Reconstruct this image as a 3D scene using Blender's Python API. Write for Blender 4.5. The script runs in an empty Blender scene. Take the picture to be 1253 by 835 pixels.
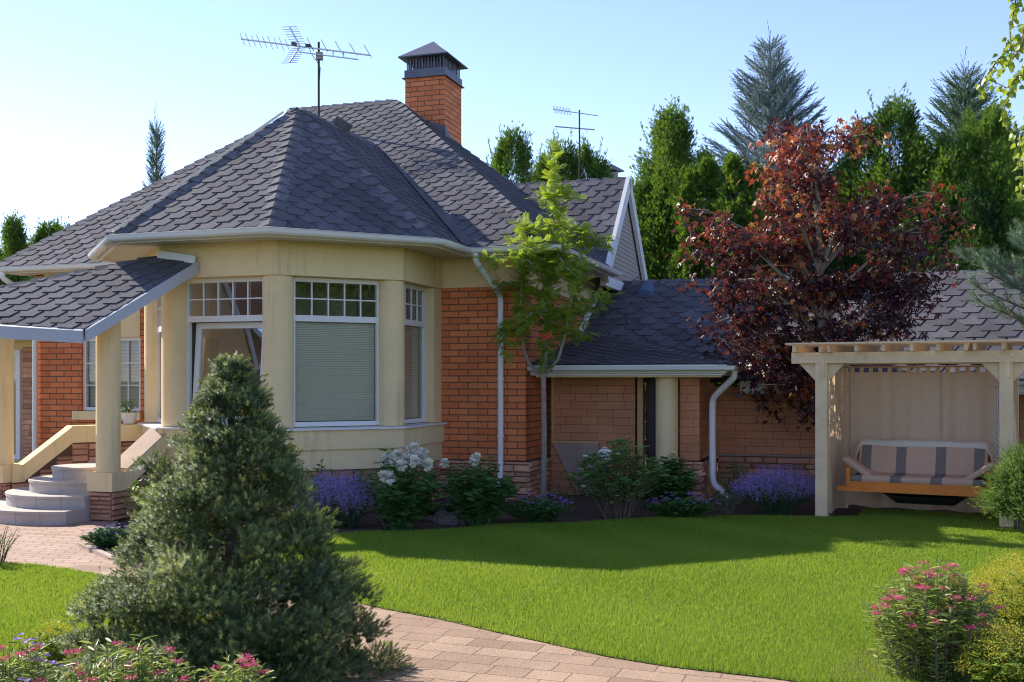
import bpy, math, random
import numpy as np
from mathutils import Vector, Matrix
random.seed(7)
C = bpy.context.scene.collection
scene = bpy.context.scene
R = math.radians
# ------------------------------------------------------------------ camera, sky, sun, exposure
EYE, F, W0, HOR = 1.7, 1300.0, 1253.0, 465.0
cd = bpy.data.cameras.new('camera'); cam = bpy.data.objects.new('camera', cd); C.objects.link(cam)
cam.location = (0, 0, EYE); cam.rotation_euler = (R(90), 0, 0)
cd.sensor_fit = 'HORIZONTAL'; cd.sensor_width = 36; cd.lens = F / W0 * 36
cd.shift_y = (HOR - 417.5) / W0; cd.clip_end = 3000
scene.camera = cam
SUN_EL, SUN_TH = 35.4, 38.0          # elevation, degrees the sun stands behind the left-hand side
sd = Vector((-math.cos(R(SUN_TH)) * math.cos(R(SUN_EL)), math.sin(R(SUN_TH)) * math.cos(R(SUN_EL)), math.sin(R(SUN_EL))))
wd = bpy.data.worlds.new('World'); scene.world = wd; wd.use_nodes = True
wn = wd.node_tree.nodes; wl = wd.node_tree.links
sky = wn.new('ShaderNodeTexSky'); sky.sky_type = 'NISHITA'; sky.sun_disc = False
sky.sun_elevation = R(SUN_EL); sky.sun_rotation = math.atan2(sd.x, sd.y)
sky.altitude = 100; sky.air_density = 0.66; sky.dust_density = 0.02; sky.ozone_density = 2.8
bg = wn['Background']; bg.inputs[1].default_value = 0.15
wb = wn.new('ShaderNodeMix'); wb.data_type = 'RGBA'; wb.blend_type = 'MULTIPLY'; wb.inputs[0].default_value = 1; wb.inputs[7].default_value = (1.12, 0.95, 0.97, 1)   # one even white balance for the whole sky
wl.new(sky.outputs[0], wb.inputs[6]); wl.new(wb.outputs[2], bg.inputs[0])
sl = bpy.data.lights.new('sun', 'SUN'); sl.energy = 3.4; sl.angle = R(0.5); sl.color = (1.0, 0.93, 0.80)
so = bpy.data.objects.new('sun', sl); C.objects.link(so)
so.rotation_euler = (-sd).to_track_quat('-Z', 'Y').to_euler(); so.location = (-20, 20, 30)
vs = scene.view_settings
vs.view_transform = 'Standard'; vs.look = 'None'; vs.gamma = 1; vs.use_curve_mapping = False
vs.exposure = 1.32
try:
    scene.cycles.max_bounces = 8; scene.cycles.transparent_max_bounces = 12
    scene.cycles.diffuse_bounces = 4; scene.cycles.glossy_bounces = 3; scene.cycles.transmission_bounces = 4
    scene.cycles.sample_clamp_indirect = 6; scene.cycles.use_denoising = True; scene.cycles.filter_width = 1.1
except Exception: pass

# ------------------------------------------------------------------ frames
def P(u, v, Y): return Vector(((u - 626.5) * Y / F, Y, EYE + (HOR - v) * Y / F))
def G(u, v):                                   # point of the flat ground seen at u, v
    Y = EYE * F / (v - HOR); return Vector(((u - 626.5) * Y / F, Y, 0))
E1 = Vector((math.cos(R(18)), -math.sin(R(18)), 0)); E2 = Vector((math.sin(R(18)), math.cos(R(18)), 0))
O3 = Vector((-0.989, 15.217, 0)); UP = Vector((0, 0, 1))
def H(a, b, z): return O3 + E1 * a + E2 * b + UP * z
OC = Vector((-3.088, 15.277, 0))               # centre of the octagonal bay
def OCT(k, r, z):                              # k: 0 = corner front/left, 1 = front/right, 2, -1 ...
    ang = math.atan2(-2.177, 0.176) + (k - 1) * R(45); return OC + Vector((math.cos(ang) * r, math.sin(ang) * r, z))

# ------------------------------------------------------------------ mesh helpers
class MB:
    def __init__(s): s.v = []; s.f = []; s.uv = []; s.t = []
    def poly(s, pts, tint=None):
        pts = [Vector(p) for p in pts]; n = Vector((0, 0, 0))
        for i in range(len(pts)): n += pts[i].cross(pts[(i + 1) % len(pts)])
        if n.length < 1e-12: return
        n.normalize(); i0 = len(s.v); s.v += [tuple(p) for p in pts]; s.f.append(list(range(i0, i0 + len(pts))))
        h = UP.cross(n)
        h = Vector((1, 0, 0)) if h.length < 0.05 else h.normalized()
        w = n.cross(h)
        s.uv += [(p.dot(h), p.dot(w)) for p in pts]
        s.t.append(random.random() if tint is None else tint)
    def hexa(s, b, t, tint=None):              # bottom ring, top ring (each ccw seen from above)
        k = len(b); tint = random.random() if tint is None else tint
        s.poly(list(reversed(b)), tint); s.poly(t, tint)
        for i in range(k): s.poly([b[i], b[(i + 1) % k], t[(i + 1) % k], t[i]], tint)
    def box(s, c, x, y, z, dx, dy, dz, tint=None):   # centre, unit axes, full sizes
        c = Vector(c); x = Vector(x) * dx / 2; y = Vector(y) * dy / 2; z = Vector(z) * dz / 2
        q = [c - x - y, c + x - y, c + x + y, c - x + y]
        s.hexa([p - z for p in q], [p + z for p in q], tint)
    def aabox(s, p0, p1, tint=None):
        p0 = Vector(p0); p1 = Vector(p1); d = p1 - p0
        s.box((p0 + p1) / 2, (1, 0, 0), (0, 1, 0), (0, 0, 1), abs(d.x), abs(d.y), abs(d.z), tint)
    def beam(s, p0, p1, w, h, up=UP):
        p0 = Vector(p0); p1 = Vector(p1); x = (p1 - p0); L = x.length; x.normalize()
        y = Vector(up).cross(x).normalized(); z = x.cross(y); s.box((p0 + p1) / 2, x, y, z, L, w, h)
    def tube(s, path, rad, n=8, cap=True):
        path = [Vector(p) for p in path]
        rad = [rad] * len(path) if not hasattr(rad, '__len__') else rad
        rings = []; up = Vector((0.13, 0.97, 0.2))
        for i, p in enumerate(path):
            d = (path[min(i + 1, len(path) - 1)] - path[max(i - 1, 0)]).normalized()
            if abs(d.dot(up)) > 0.95: up = Vector((0.97, 0.1, 0.2))
            a = d.cross(up).normalized(); b = d.cross(a); up = -b if False else up
            rings.append([p + (a * math.cos(2 * math.pi * k / n) + b * math.sin(2 * math.pi * k / n)) * rad[i] for k in range(n)])
        t = random.random()
        for i in range(len(rings) - 1):
            for k in range(n):
                s.poly([rings[i][k], rings[i][(k + 1) % n], rings[i + 1][(k + 1) % n], rings[i + 1][k]][::-1], t)
        if cap: s.poly(rings[0], t); s.poly(rings[-1][::-1], t)
    def lathe(s, c, prof, n=24):               # prof: (radius, z)
        c = Vector(c); t = random.random()
        ring = lambda r, z: [c + Vector((r * math.cos(2 * math.pi * k / n), r * math.sin(2 * math.pi * k / n), z)) for k in range(n)]
        for (r0, z0), (r1, z1) in zip(prof, prof[1:]):
            A, B = ring(r0, z0), ring(r1, z1)
            for k in range(n): s.poly([A[k], A[(k + 1) % n], B[(k + 1) % n], B[k]], t)
        s.poly(ring(*prof[-1]), t); s.poly(ring(*prof[0])[::-1], t)
    def sweep(s, path, prof, closed=True, cap=True, loop=False):   # prof: (out, up); out = right of travel
        path = [Vector(p) for p in path]; m = len(path); rings = []
        for i in range(m):
            ds = []
            if i > 0 or loop: ds.append((path[i] - path[i - 1]))
            if i < m - 1 or loop: ds.append((path[(i + 1) % m] - path[i]))
            ns = [Vector((d.y, -d.x, 0)).normalized() for d in ds]
            o = sum(ns, Vector((0, 0, 0))); o.normalize(); o /= max(0.3, o.dot(ns[0]))
            rings.append([path[i] + o * a + UP * b for a, b in prof])
        k = len(prof); t = random.random()
        for i in range(m if loop else m - 1):
            A, B = rings[i], rings[(i + 1) % m]
            for j in range(k if closed else k - 1):
                s.poly([A[j], B[j], B[(j + 1) % k], A[(j + 1) % k]][::-1], t)
        if cap and closed and not loop: s.poly(rings[0][::-1], t); s.poly(rings[-1], t)
    def build(s, name, m, parent=None, smooth=False, loc=None, fix=True):
        me = bpy.data.meshes.new(name); me.from_pydata(s.v, [], s.f)
        ul = me.uv_layers.new(name='UVMap'); ul.data.foreach_set('uv', np.array(s.uv, dtype=np.float32).ravel())
        at = me.attributes.new('tint', 'FLOAT', 'FACE'); at.data.foreach_set('value', np.array(s.t, dtype=np.float32))
        if smooth:
            import bmesh
            bm = bmesh.new(); bm.from_mesh(me); bmesh.ops.remove_doubles(bm, verts=bm.verts, dist=1e-5)
            for f in bm.faces: f.smooth = True
            for e in bm.edges:
                if len(e.link_faces) == 2 and e.calc_face_angle(0) > R(38): e.smooth = False
            bm.to_mesh(me); bm.free()
        me.materials.append(m); return link(name, me, parent, loc)
def link(name, me, parent=None, loc=None):
    o = bpy.data.objects.new(name, me); C.objects.link(o)
    if parent is not None:
        o.parent = parent
        if parent.type == 'EMPTY' and parent.get('_world'): o.location = -parent.location
    if loc is not None: o.location = loc
    return o
def tag(o, label=None, cat=None, group=None, kind=None):
    if label: o['label'] = label
    if cat: o['category'] = cat
    if group: o['group'] = group
    if kind: o['kind'] = kind
    return o
def thing(name, label, cat, loc=(0, 0, 0), group=None, world=True, rz=0):
    o = bpy.data.objects.new(name, None); C.objects.link(o); o.location = loc; o.empty_display_size = 0.2
    o.rotation_euler = (0, 0, rz)
    if world: o['_world'] = 1
    return tag(o, label, cat, group)
def copy_tree(o, loc, rz=0, sc=1, label=None):
    c = o.copy(); C.objects.link(c); c.location = loc; c.rotation_euler = (0, 0, rz)
    c.scale = sc if hasattr(sc, '__len__') else (sc, sc, sc)
    if label: c['label'] = label
    for ch in list(o.children):
        d = ch.copy(); C.objects.link(d); d.parent = c
        for g in list(ch.children):
            e = g.copy(); C.objects.link(e); e.parent = d
    return c
def np_obj(name, chunks, m, parent=None, smooth=False):   # chunks: (verts (N,3), faces (M,k), tint (N,))
    V = np.concatenate([c[0] for c in chunks]).astype(np.float32); T = np.concatenate([c[2] for c in chunks]).astype(np.float32)
    me = bpy.data.meshes.new(name); off = 0; idx = []; tot = []
    for v, f, t in chunks:
        idx.append((np.asarray(f) + off).ravel()); tot.append(np.full(len(f), np.asarray(f).shape[1])); off += len(v)
    idx = np.concatenate(idx).astype(np.int32); tot = np.concatenate(tot).astype(np.int32)
    me.vertices.add(len(V)); me.vertices.foreach_set('co', V.ravel())
    me.loops.add(len(idx)); me.loops.foreach_set('vertex_index', idx)
    me.polygons.add(len(tot)); me.polygons.foreach_set('loop_start', np.concatenate([[0], np.cumsum(tot)[:-1]]).astype(np.int32))
    at = me.attributes.new('tint', 'FLOAT', 'POINT'); at.data.foreach_set('value', T)
    me.update(calc_edges=True)
    if smooth: me.polygons.foreach_set('use_smooth', np.ones(len(tot), dtype=bool))
    me.materials.append(m); return link(name, me, parent)
def unit(a): return a / np.maximum(1e-9, np.linalg.norm(a, axis=-1, keepdims=True))
def scatter(tv, tf, pos, d, m, sc, tint):
    """copies of one small leaf mesh: x axis along d, z axis near m"""
    tv = np.asarray(tv, float); tf = np.asarray(tf); N = len(pos)
    x = unit(d); z = unit(m - (m * x).sum(1, keepdims=True) * x); y = np.cross(z, x)
    sc = np.broadcast_to(np.asarray(sc, float).reshape(-1, 1) if np.ndim(sc) < 2 else sc, (N, 1 if np.ndim(sc) < 2 else 3))
    if sc.shape[1] == 1: sc = np.repeat(sc, 3, 1)
    q = tv[None] * sc[:, None, :]
    V = pos[:, None] + q[..., :1] * x[:, None] + q[..., 1:2] * y[:, None] + q[..., 2:] * z[:, None]
    Fc = tf[None] + (np.arange(N) * len(tv))[:, None, None]
    return V.reshape(-1, 3), Fc.reshape(-1, tf.shape[1]), np.repeat(np.asarray(tint, float), len(tv))

# ------------------------------------------------------------------ materials
def new_mat(name):
    m = bpy.data.materials.new(name); m.use_nodes = True; nt = m.node_tree
    return m, nt.nodes, nt.links, nt.nodes['Principled BSDF']
def node(n, t, **k):
    o = n.new('ShaderNode' + t)
    for a, b in k.items():
        if a in o.inputs.keys(): o.inputs[a].default_value = b
        else: setattr(o, a, b)
    return o
def c4(c): return (c[0], c[1], c[2], 1)
def mixc(n, l, fac, a, b, mode='MIX'):
    x = n.new('ShaderNodeMix'); x.data_type = 'RGBA'; x.blend_type = mode
    for i, val in ((0, fac), (6, a), (7, b)):
        if hasattr(val, 'is_linked'): l.new(val, x.inputs[i])
        else: x.inputs[i].default_value = c4(val) if hasattr(val, '__len__') else val
    return x.outputs[2]
def ramp(n, l, src, a, b):
    r = n.new('ShaderNodeMapRange'); l.new(src, r.inputs[0]); r.inputs[1].default_value = a; r.inputs[2].default_value = b
    return r.outputs[0]
def plain(name, col, rough=0.6, var=0.12, scale=3.0, fine=60.0, bump=0.15, metal=0.0, spec=0.4, tint=0.0, stretch=None, streak=0.0):
    m, n, l, b = new_mat(name)
    tc = n.new('ShaderNodeTexCoord'); src = tc.outputs['Object']
    if stretch:
        mp = n.new('ShaderNodeMapping'); mp.inputs['Scale'].default_value = stretch; l.new(src, mp.inputs[0]); src = mp.outputs[0]
    a = node(n, 'TexNoise', Scale=scale, Detail=6.0, Roughness=0.65); l.new(src, a.inputs[0])
    f = node(n, 'TexNoise', Scale=fine, Detail=3.0); l.new(src, f.inputs[0])
    lo = [c * (1 - var * 1.6) for c in col]; hi = [min(1, c * (1 + var * 1.6)) for c in col]
    o = mixc(n, l, ramp(n, l, a.outputs[0], 0.25, 0.75), lo, hi)
    o = mixc(n, l, ramp(n, l, f.outputs[0], 0.2, 0.8), o, mixc(n, l, 0.5, o, [c * (1 + var) for c in col]), 'MIX')
    if streak:
        mp2 = n.new('ShaderNodeMapping'); mp2.inputs['Scale'].default_value = (7, 7, .8); l.new(tc.outputs['Object'], mp2.inputs[0])
        s_ = node(n, 'TexNoise', Scale=1.0, Detail=5.0, Roughness=0.7); l.new(mp2.outputs[0], s_.inputs[0])
        o = mixc(n, l, ramp(n, l, s_.outputs[0], 0.52, 0.80), o, [c * (1 - streak) for c in col])
    if tint:
        at = node(n, 'Attribute', attribute_name='tint')
        hsv = n.new('ShaderNodeHueSaturation'); l.new(o, hsv.inputs['Color'])
        mr = n.new('ShaderNodeMapRange'); l.new(at.outputs['Fac'], mr.inputs[0]); mr.inputs[3].default_value = 1 - tint; mr.inputs[4].default_value = 1 + tint
        l.new(mr.outputs[0], hsv.inputs['Value']); o = hsv.outputs[0]
    l.new(o, b.inputs['Base Color']); b.inputs['Roughness'].default_value = rough; b.inputs['Metallic'].default_value = metal
    b.inputs['Specular IOR Level'].default_value = spec
    if bump:
        bp = node(n, 'Bump', Strength=bump, Distance=0.01); l.new(f.outputs[0], bp.inputs['Height']); l.new(bp.outputs[0], b.inputs['Normal'])
    return m
def brick(name, c1, c2, mortar, w, h, ms=0.006, rough=0.8, bump=0.6, var=0.25, off=0.5, squash=1.0, sf=2, coord='UV', rot=0):
    m, n, l, b = new_mat(name)
    tc = n.new('ShaderNodeTexCoord'); src = tc.outputs[coord]
    mp = n.new('ShaderNodeMapping'); mp.inputs['Rotation'].default_value = (0, 0, rot); l.new(src, mp.inputs[0])
    nz0 = node(n, 'TexNoise', Scale=9.0, Detail=2.0); l.new(mp.outputs[0], nz0.inputs[0])
    ad = n.new('ShaderNodeMix'); ad.data_type = 'VECTOR'; ad.inputs[0].default_value = 0.006
    l.new(mp.outputs[0], ad.inputs[4]); l.new(nz0.outputs['Color'], ad.inputs[5])
    bt = n.new('ShaderNodeTexBrick'); l.new(ad.outputs[1], bt.inputs[0]); bt.offset = off; bt.squash = squash; bt.squash_frequency = sf
    for k, val in (('Color1', c4(c1)), ('Color2', c4(c2)), ('Mortar', c4(mortar)), ('Scale', 1.0), ('Mortar Size', ms), ('Mortar Smooth', 0.15), ('Bias', 0.0), ('Brick Width', w), ('Row Height', h)):
        bt.inputs[k].default_value = val
    nz = node(n, 'TexNoise', Scale=1.3, Detail=8.0, Roughness=0.7); l.new(src, nz.inputs[0])
    fz = node(n, 'TexNoise', Scale=70.0, Detail=4.0); l.new(src, fz.inputs[0])
    hs = n.new('ShaderNodeHueSaturation'); l.new(bt.outputs[0], hs.inputs['Color'])
    mx = n.new('ShaderNodeMath'); mx.operation = 'ADD'; l.new(nz.outputs[0], mx.inputs[0]); l.new(fz.outputs[0], mx.inputs[1])
    mr = n.new('ShaderNodeMapRange'); l.new(mx.outputs[0], mr.inputs[0]); mr.inputs[1].default_value = 0.6; mr.inputs[2].default_value = 1.4
    mr.inputs[3].default_value = 1 - var; mr.inputs[4].default_value = 1 + var; l.new(mr.outputs[0], hs.inputs['Value'])
    l.new(hs.outputs[0], b.inputs['Base Color']); b.inputs['Roughness'].default_value = rough; b.inputs['Specular IOR Level'].default_value = 0.25
    inv = n.new('ShaderNodeMath'); inv.operation = 'MULTIPLY_ADD'; l.new(bt.outputs['Fac'], inv.inputs[0]); inv.inputs[1].default_value = -1.0
    l.new(fz.outputs[0], inv.inputs[2])
    bp = node(n, 'Bump', Strength=bump, Distance=0.008); l.new(inv.outputs[0], bp.inputs['Height']); l.new(bp.outputs[0], b.inputs['Normal'])
    return m
def leaf(name, c1, c2, tr, trans=0.35, rough=0.5, spec=0.3, mid=None, tmix=0.35):
    """leaf: colour runs from c1 to c2 with the per-leaf tint; tr is the colour light takes going through"""
    m, n, l, b = new_mat(name)
    at = node(n, 'Attribute', attribute_name='tint')
    cr = n.new('ShaderNodeValToRGB'); l.new(at.outputs['Fac'], cr.inputs[0])
    cr.color_ramp.elements[0].color = c4(c1); cr.color_ramp.elements[1].color = c4(c2)
    if mid: e = cr.color_ramp.elements.new(mid[0]); e.color = c4(mid[1])
    l.new(cr.outputs[0], b.inputs['Base Color']); b.inputs['Roughness'].default_value = rough; b.inputs['Specular IOR Level'].default_value = spec
    t = n.new('ShaderNodeBsdfTranslucent'); l.new(mixc(n, l, tmix, tr, cr.outputs[0]), t.inputs[0])
    mx = n.new('ShaderNodeMixShader'); mx.inputs[0].default_value = trans
    l.new(b.outputs[0], mx.inputs[1]); l.new(t.outputs[0], mx.inputs[2]); l.new(mx.outputs[0], n['Material Output'].inputs[0])
    return m
def glass(name, tint=(0.85, 0.9, 0.88), refl=0.0):
    m, n, l, b = new_mat(name); n.remove(b)
    tr = n.new('ShaderNodeBsdfTransparent'); tr.inputs[0].default_value = c4(tint)
    gl = n.new('ShaderNodeBsdfGlossy'); gl.inputs['Roughness'].default_value = 0.0; gl.inputs[0].default_value = (1, 1, 1, 1)
    fr = n.new('ShaderNodeFresnel'); fr.inputs[0].default_value = 1.5
    ad = n.new('ShaderNodeMath'); ad.operation = 'MULTIPLY_ADD'; ad.use_clamp = True; l.new(fr.outputs[0], ad.inputs[0]); ad.inputs[1].default_value = 1.25; ad.inputs[2].default_value = refl
    mx = n.new('ShaderNodeMixShader'); l.new(ad.outputs[0], mx.inputs[0]); l.new(tr.outputs[0], mx.inputs[1]); l.new(gl.outputs[0], mx.inputs[2])
    l.new(mx.outputs[0], n['Material Output'].inputs[0]); return m
M = {}
M['shingle'] = plain('shingle', (0.108, 0.100, 0.108), 0.9, 0.26, 0.9, 150, 0.5, tint=0.22, spec=0.2, streak=0.25)
M['cap'] = plain('cap_shingle', (0.13, 0.122, 0.128), 0.9, 0.2, 2.0, 140, 0.5, tint=0.2, spec=0.2)
M['stucco'] = plain('stucco', (0.80, 0.615, 0.345), 0.85, 0.07, 1.1, 110, 0.45, spec=0.2, streak=0.30)
M['white'] = plain('white_paint', (0.74, 0.72, 0.70), 0.4, 0.03, 1.0, 30, 0.03)
M['soffit'] = plain('soffit', (0.55, 0.50, 0.42), 0.6, 0.04, 1.0, 30, 0.03)
M['fascia'] = plain('grey_fascia', (0.44, 0.44, 0.48), 0.5, 0.05, 1.0, 40, 0.05)
M['brick'] = brick('orange_brick', (0.60, 0.160, 0.055), (0.74, 0.235, 0.085), (0.15, 0.08, 0.055), 0.29, 0.092, 0.008, var=0.22)
M['annexbrick'] = brick('annex_block', (0.50, 0.21, 0.105), (0.60, 0.27, 0.14), (0.24, 0.115, 0.065), 0.40, 0.115, 0.004, squash=0.6, sf=3, off=0.37, bump=0.5, var=0.28)
M['stone'] = plain('split_stone', (0.50, 0.26, 0.165), 0.9, 0.22, 4.0, 30, 0.9, tint=0.35, spec=0.2)
M['stonegap'] = plain('stone_joint', (0.10, 0.06, 0.045), 0.9, 0.1, 4, 30, 0.2)
M['concrete'] = plain('step_granite', (0.46, 0.395, 0.345), 0.75, 0.12, 2.0, 160, 0.2)
M['metal'] = plain('dark_sheet_metal', (0.12, 0.115, 0.135), 0.45, 0.1, 2.0, 40, 0.05, metal=0.3)
M['alu'] = plain('aluminium', (0.45, 0.45, 0.47), 0.35, 0.05, 4, 50, 0.0, metal=0.8)
M['black'] = plain('black_steel', (0.03, 0.03, 0.035), 0.5, 0.1, 4, 50, 0.0)
M['glass'] = glass('window_glass')
M['glassr'] = glass('window_glass_bright', (0.97, 0.98, 0.97), 0.09)
M['glassm'] = glass('window_glass_mirroring', (0.9, 0.94, 0.92), 0.30)
M['blind'] = plain('blind', (0.92, 0.87, 0.76), 0.7, 0.04, 2, 20, 0.0)
M['interior'] = plain('interior_wall', (0.30, 0.25, 0.20), 0.9, 0.05, 1, 20, 0.0)
M['siding'] = plain('taupe_siding', (0.34, 0.29, 0.25), 0.7, 0.05, 1, 30, 0.05)
M['wood'] = plain('pale_pine', (0.72, 0.51, 0.31), 0.65, 0.16, 2.0, 18, 0.25, tint=0.10)
M['orangewood'] = plain('orange_wood', (0.64, 0.18, 0.022), 0.4, 0.2, 3.0, 40, 0.1, tint=0.12)
M['canvas'] = leaf('canvas', (0.82, 0.62, 0.42), (0.86, 0.66, 0.46), (0.98, 0.68, 0.44), 0.38, 0.9, 0.1)
M['cushion'] = plain('tan_cushion', (0.56, 0.36, 0.25), 0.95, 0.08, 2, 160, 0.4, spec=0.1)
M['stripe'] = plain('grey_cushion', (0.20, 0.165, 0.15), 0.95, 0.08, 2, 160, 0.4, spec=0.1)
M['blanket'] = plain('beige_cover', (0.66, 0.58, 0.48), 0.95, 0.06, 2, 120, 0.4, spec=0.1)
M['blackcloth'] = plain('black_cloth', (0.025, 0.023, 0.025), 0.9, 0.1, 2, 120, 0.2)
M['plank'] = plain('brown_plank', (0.34, 0.25, 0.205), 0.8, 0.12, 3, 60, 0.2, tint=0.12)
M['doorwood'] = plain('dark_door', (0.075, 0.05, 0.05), 0.5, 0.15, 3, 60, 0.1, tint=0.1)
M['trim'] = plain('tan_trim', (0.55, 0.33, 0.16), 0.6, 0.1, 3, 40, 0.1)
M['bark'] = plain('bark', (0.16, 0.115, 0.085), 0.9, 0.25, 9, 60, 0.8)
M['greybark'] = plain('grey_bark', (0.26, 0.215, 0.17), 0.85, 0.2, 9, 60, 0.5)
M['whitebark'] = plain('birch_bark', (0.6, 0.58, 0.54), 0.8, 0.25, 5, 30, 0.3)
M['soil'] = plain('bark_mulch', (0.085, 0.055, 0.042), 1.0, 0.4, 5, 45, 1.0)
M['lawn'] = plain('lawn_soil', (0.085, 0.14, 0.02), 1.0, 0.3, 2.5, 50, 0.8)
M['field'] = plain('field', (0.06, 0.09, 0.025), 1.0, 0.3, 0.4, 20, 0.5)
M['pave'] = brick('paving', (0.30, 0.195, 0.130), (0.43, 0.295, 0.200), (0.17, 0.115, 0.08), 0.38, 0.19, 0.0045, bump=0.6, var=0.32, squash=0.62, sf=3, coord='Object', rot=R(20))
M['pave2'] = brick('fine_paving', (0.37, 0.24, 0.175), (0.47, 0.32, 0.24), (0.20, 0.13, 0.10), 0.24, 0.12, 0.007, bump=0.5, var=0.18, coord='Object', rot=R(-10))
M['kerb'] = plain('kerb_stone', (0.42, 0.32, 0.25), 0.9, 0.12, 4, 60, 0.4, tint=0.15)
M['rock'] = plain('rock', (0.13, 0.115, 0.11), 0.95, 0.3, 5, 30, 0.8)
M['pot'] = plain('white_pot', (0.68, 0.66, 0.62), 0.5, 0.05, 2, 40, 0.05)
M['vent'] = plain('blue_vent', (0.06, 0.10, 0.17), 0.5, 0.1, 2, 40, 0.05)
# vegetation
M['dwarf'] = leaf('dwarf_spruce', (0.034, 0.068, 0.040), (0.62, 0.64, 0.17), (0.50, 0.58, 0.08), 0.24, 0.5, 0.35, (0.5, (0.135, 0.190, 0.075)))
M['thuja'] = leaf('thuja', (0.040, 0.105, 0.025), (0.17, 0.27, 0.04), (0.30, 0.46, 0.03), 0.36, 0.6, 0.2)
M['thujad'] = leaf('dark_thuja', (0.022, 0.062, 0.024), (0.075, 0.150, 0.038), (0.14, 0.26, 0.03), 0.25, 0.6, 0.2)
M['bluespruce'] = leaf('blue_spruce', (0.10, 0.155, 0.150), (0.26, 0.33, 0.30), (0.26, 0.34, 0.25), 0.14, 0.6, 0.3)
M['spruce'] = leaf('green_spruce', (0.050, 0.100, 0.055), (0.14, 0.22, 0.10), (0.18, 0.28, 0.09), 0.16, 0.6, 0.3)
M['pine'] = leaf('pine_needles', (0.07, 0.14, 0.09), (0.17, 0.25, 0.13), (0.2, 0.3, 0.1), 0.15, 0.5, 0.35)
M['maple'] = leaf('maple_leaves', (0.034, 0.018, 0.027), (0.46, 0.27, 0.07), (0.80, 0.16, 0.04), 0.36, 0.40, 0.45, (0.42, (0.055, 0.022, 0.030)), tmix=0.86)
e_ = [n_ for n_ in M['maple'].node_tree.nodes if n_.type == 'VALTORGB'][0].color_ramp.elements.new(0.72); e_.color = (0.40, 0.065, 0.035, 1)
M['rowan'] = leaf('rowan_leaves', (0.10, 0.22, 0.03), (0.34, 0.42, 0.05), (0.52, 0.66, 0.05), 0.45, 0.45, 0.35)
M['birch'] = leaf('birch_leaves', (0.12, 0.22, 0.03), (0.30, 0.38, 0.05), (0.55, 0.62, 0.05), 0.42, 0.4, 0.4)
M['peony'] = leaf('peony_leaves', (0.045, 0.125, 0.040), (0.12, 0.25, 0.07), (0.2, 0.38, 0.05), 0.28, 0.35, 0.45)
M['rhodo'] = leaf('rhododendron_leaves', (0.06, 0.15, 0.035), (0.20, 0.32, 0.08), (0.25, 0.42, 0.05), 0.24, 0.3, 0.5)
M['spiraea'] = leaf('spiraea_leaves', (0.13, 0.24, 0.04), (0.42, 0.42, 0.13), (0.5, 0.55, 0.09), 0.34, 0.45, 0.35, (0.8, (0.28, 0.38, 0.10)))
M['lime'] = leaf('lime_flowers', (0.34, 0.33, 0.035), (0.58, 0.50, 0.08), (0.7, 0.65, 0.05), 0.3, 0.7, 0.2)
M['limeleaf'] = leaf('lime_leaves', (0.10, 0.20, 0.03), (0.24, 0.34, 0.05), (0.4, 0.5, 0.05), 0.3, 0.5, 0.3)
M['catmintleaf'] = leaf('catmint_leaves', (0.06, 0.13, 0.05), (0.13, 0.21, 0.10), (0.2, 0.3, 0.08), 0.25, 0.6, 0.2)
M['lavender'] = leaf('lavender_flowers', (0.24, 0.17, 0.44), (0.46, 0.36, 0.66), (0.5, 0.38, 0.8), 0.25, 0.7, 0.2)
M['violet'] = leaf('violet_flowers', (0.26, 0.14, 0.50), (0.45, 0.28, 0.68), (0.6, 0.35, 0.9), 0.3, 0.6, 0.2)
M['pink'] = leaf('pink_flowers', (0.55, 0.045, 0.16), (0.80, 0.16, 0.30), (0.9, 0.15, 0.3), 0.3, 0.6, 0.2)
M['whiteflower'] = leaf('white_petals', (0.82, 0.78, 0.68), (0.90, 0.88, 0.80), (0.9, 0.86, 0.76), 0.3, 0.6, 0.2)
M['redberry'] = plain('red_berries', (0.62, 0.07, 0.02), 0.4, 0.15, 8, 40, 0.0)
M['shrub'] = leaf('shrub_leaves', (0.07, 0.17, 0.03), (0.20, 0.32, 0.05), (0.3, 0.45, 0.05), 0.3, 0.45, 0.35)
M['grass'] = leaf('grass', (0.135, 0.255, 0.022), (0.40, 0.44, 0.09), (0.52, 0.64, 0.06), 0.38, 0.5, 0.25, (0.86, (0.275, 0.365, 0.045)))
M['strip'] = plain('pale_strip', (0.78, 0.66, 0.48), 0.6, 0.08, 3, 40, 0.05)
# ------------------------------------------------------------------ ground, lawn, path, beds
def inpoly(x, y, poly):
    r = np.zeros(len(x), bool); n = len(poly)
    for i in range(n):
        x0, y0 = poly[i][:2]; x1, y1 = poly[(i + 1) % n][:2]
        c = ((y0 > y) != (y1 > y)) & (x < (x1 - x0) * (y - y0) / (y1 - y0 + 1e-12) + x0); r ^= c
    return r
def sheet(name, pts, z, m, kind='structure'):
    b = MB(); me = [Vector((p[0], p[1], z)) for p in pts]
    area = sum(me[i].x * me[(i + 1) % len(me)].y - me[(i + 1) % len(me)].x * me[i].y for i in range(len(me)))
    b.poly(me if area > 0 else me[::-1]); o = b.build(name, m); o['kind'] = kind; return o
b = MB(); b.poly([(-900, -900, -0.02), (900, -900, -0.02), (900, 900, -0.02), (-900, 900, -0.02)]); b.build('ground', M['field'])['kind'] = 'structure'
g2 = lambda *uv: [G(u, v).to_2d() for u, v in uv]
lawn_edge_path = g2((330, 716), (400, 729), (475, 746), (540, 758), (600, 772), (670, 787), (740, 803), (820, 816), (900, 825), (960, 832), (1020, 842))
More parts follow.
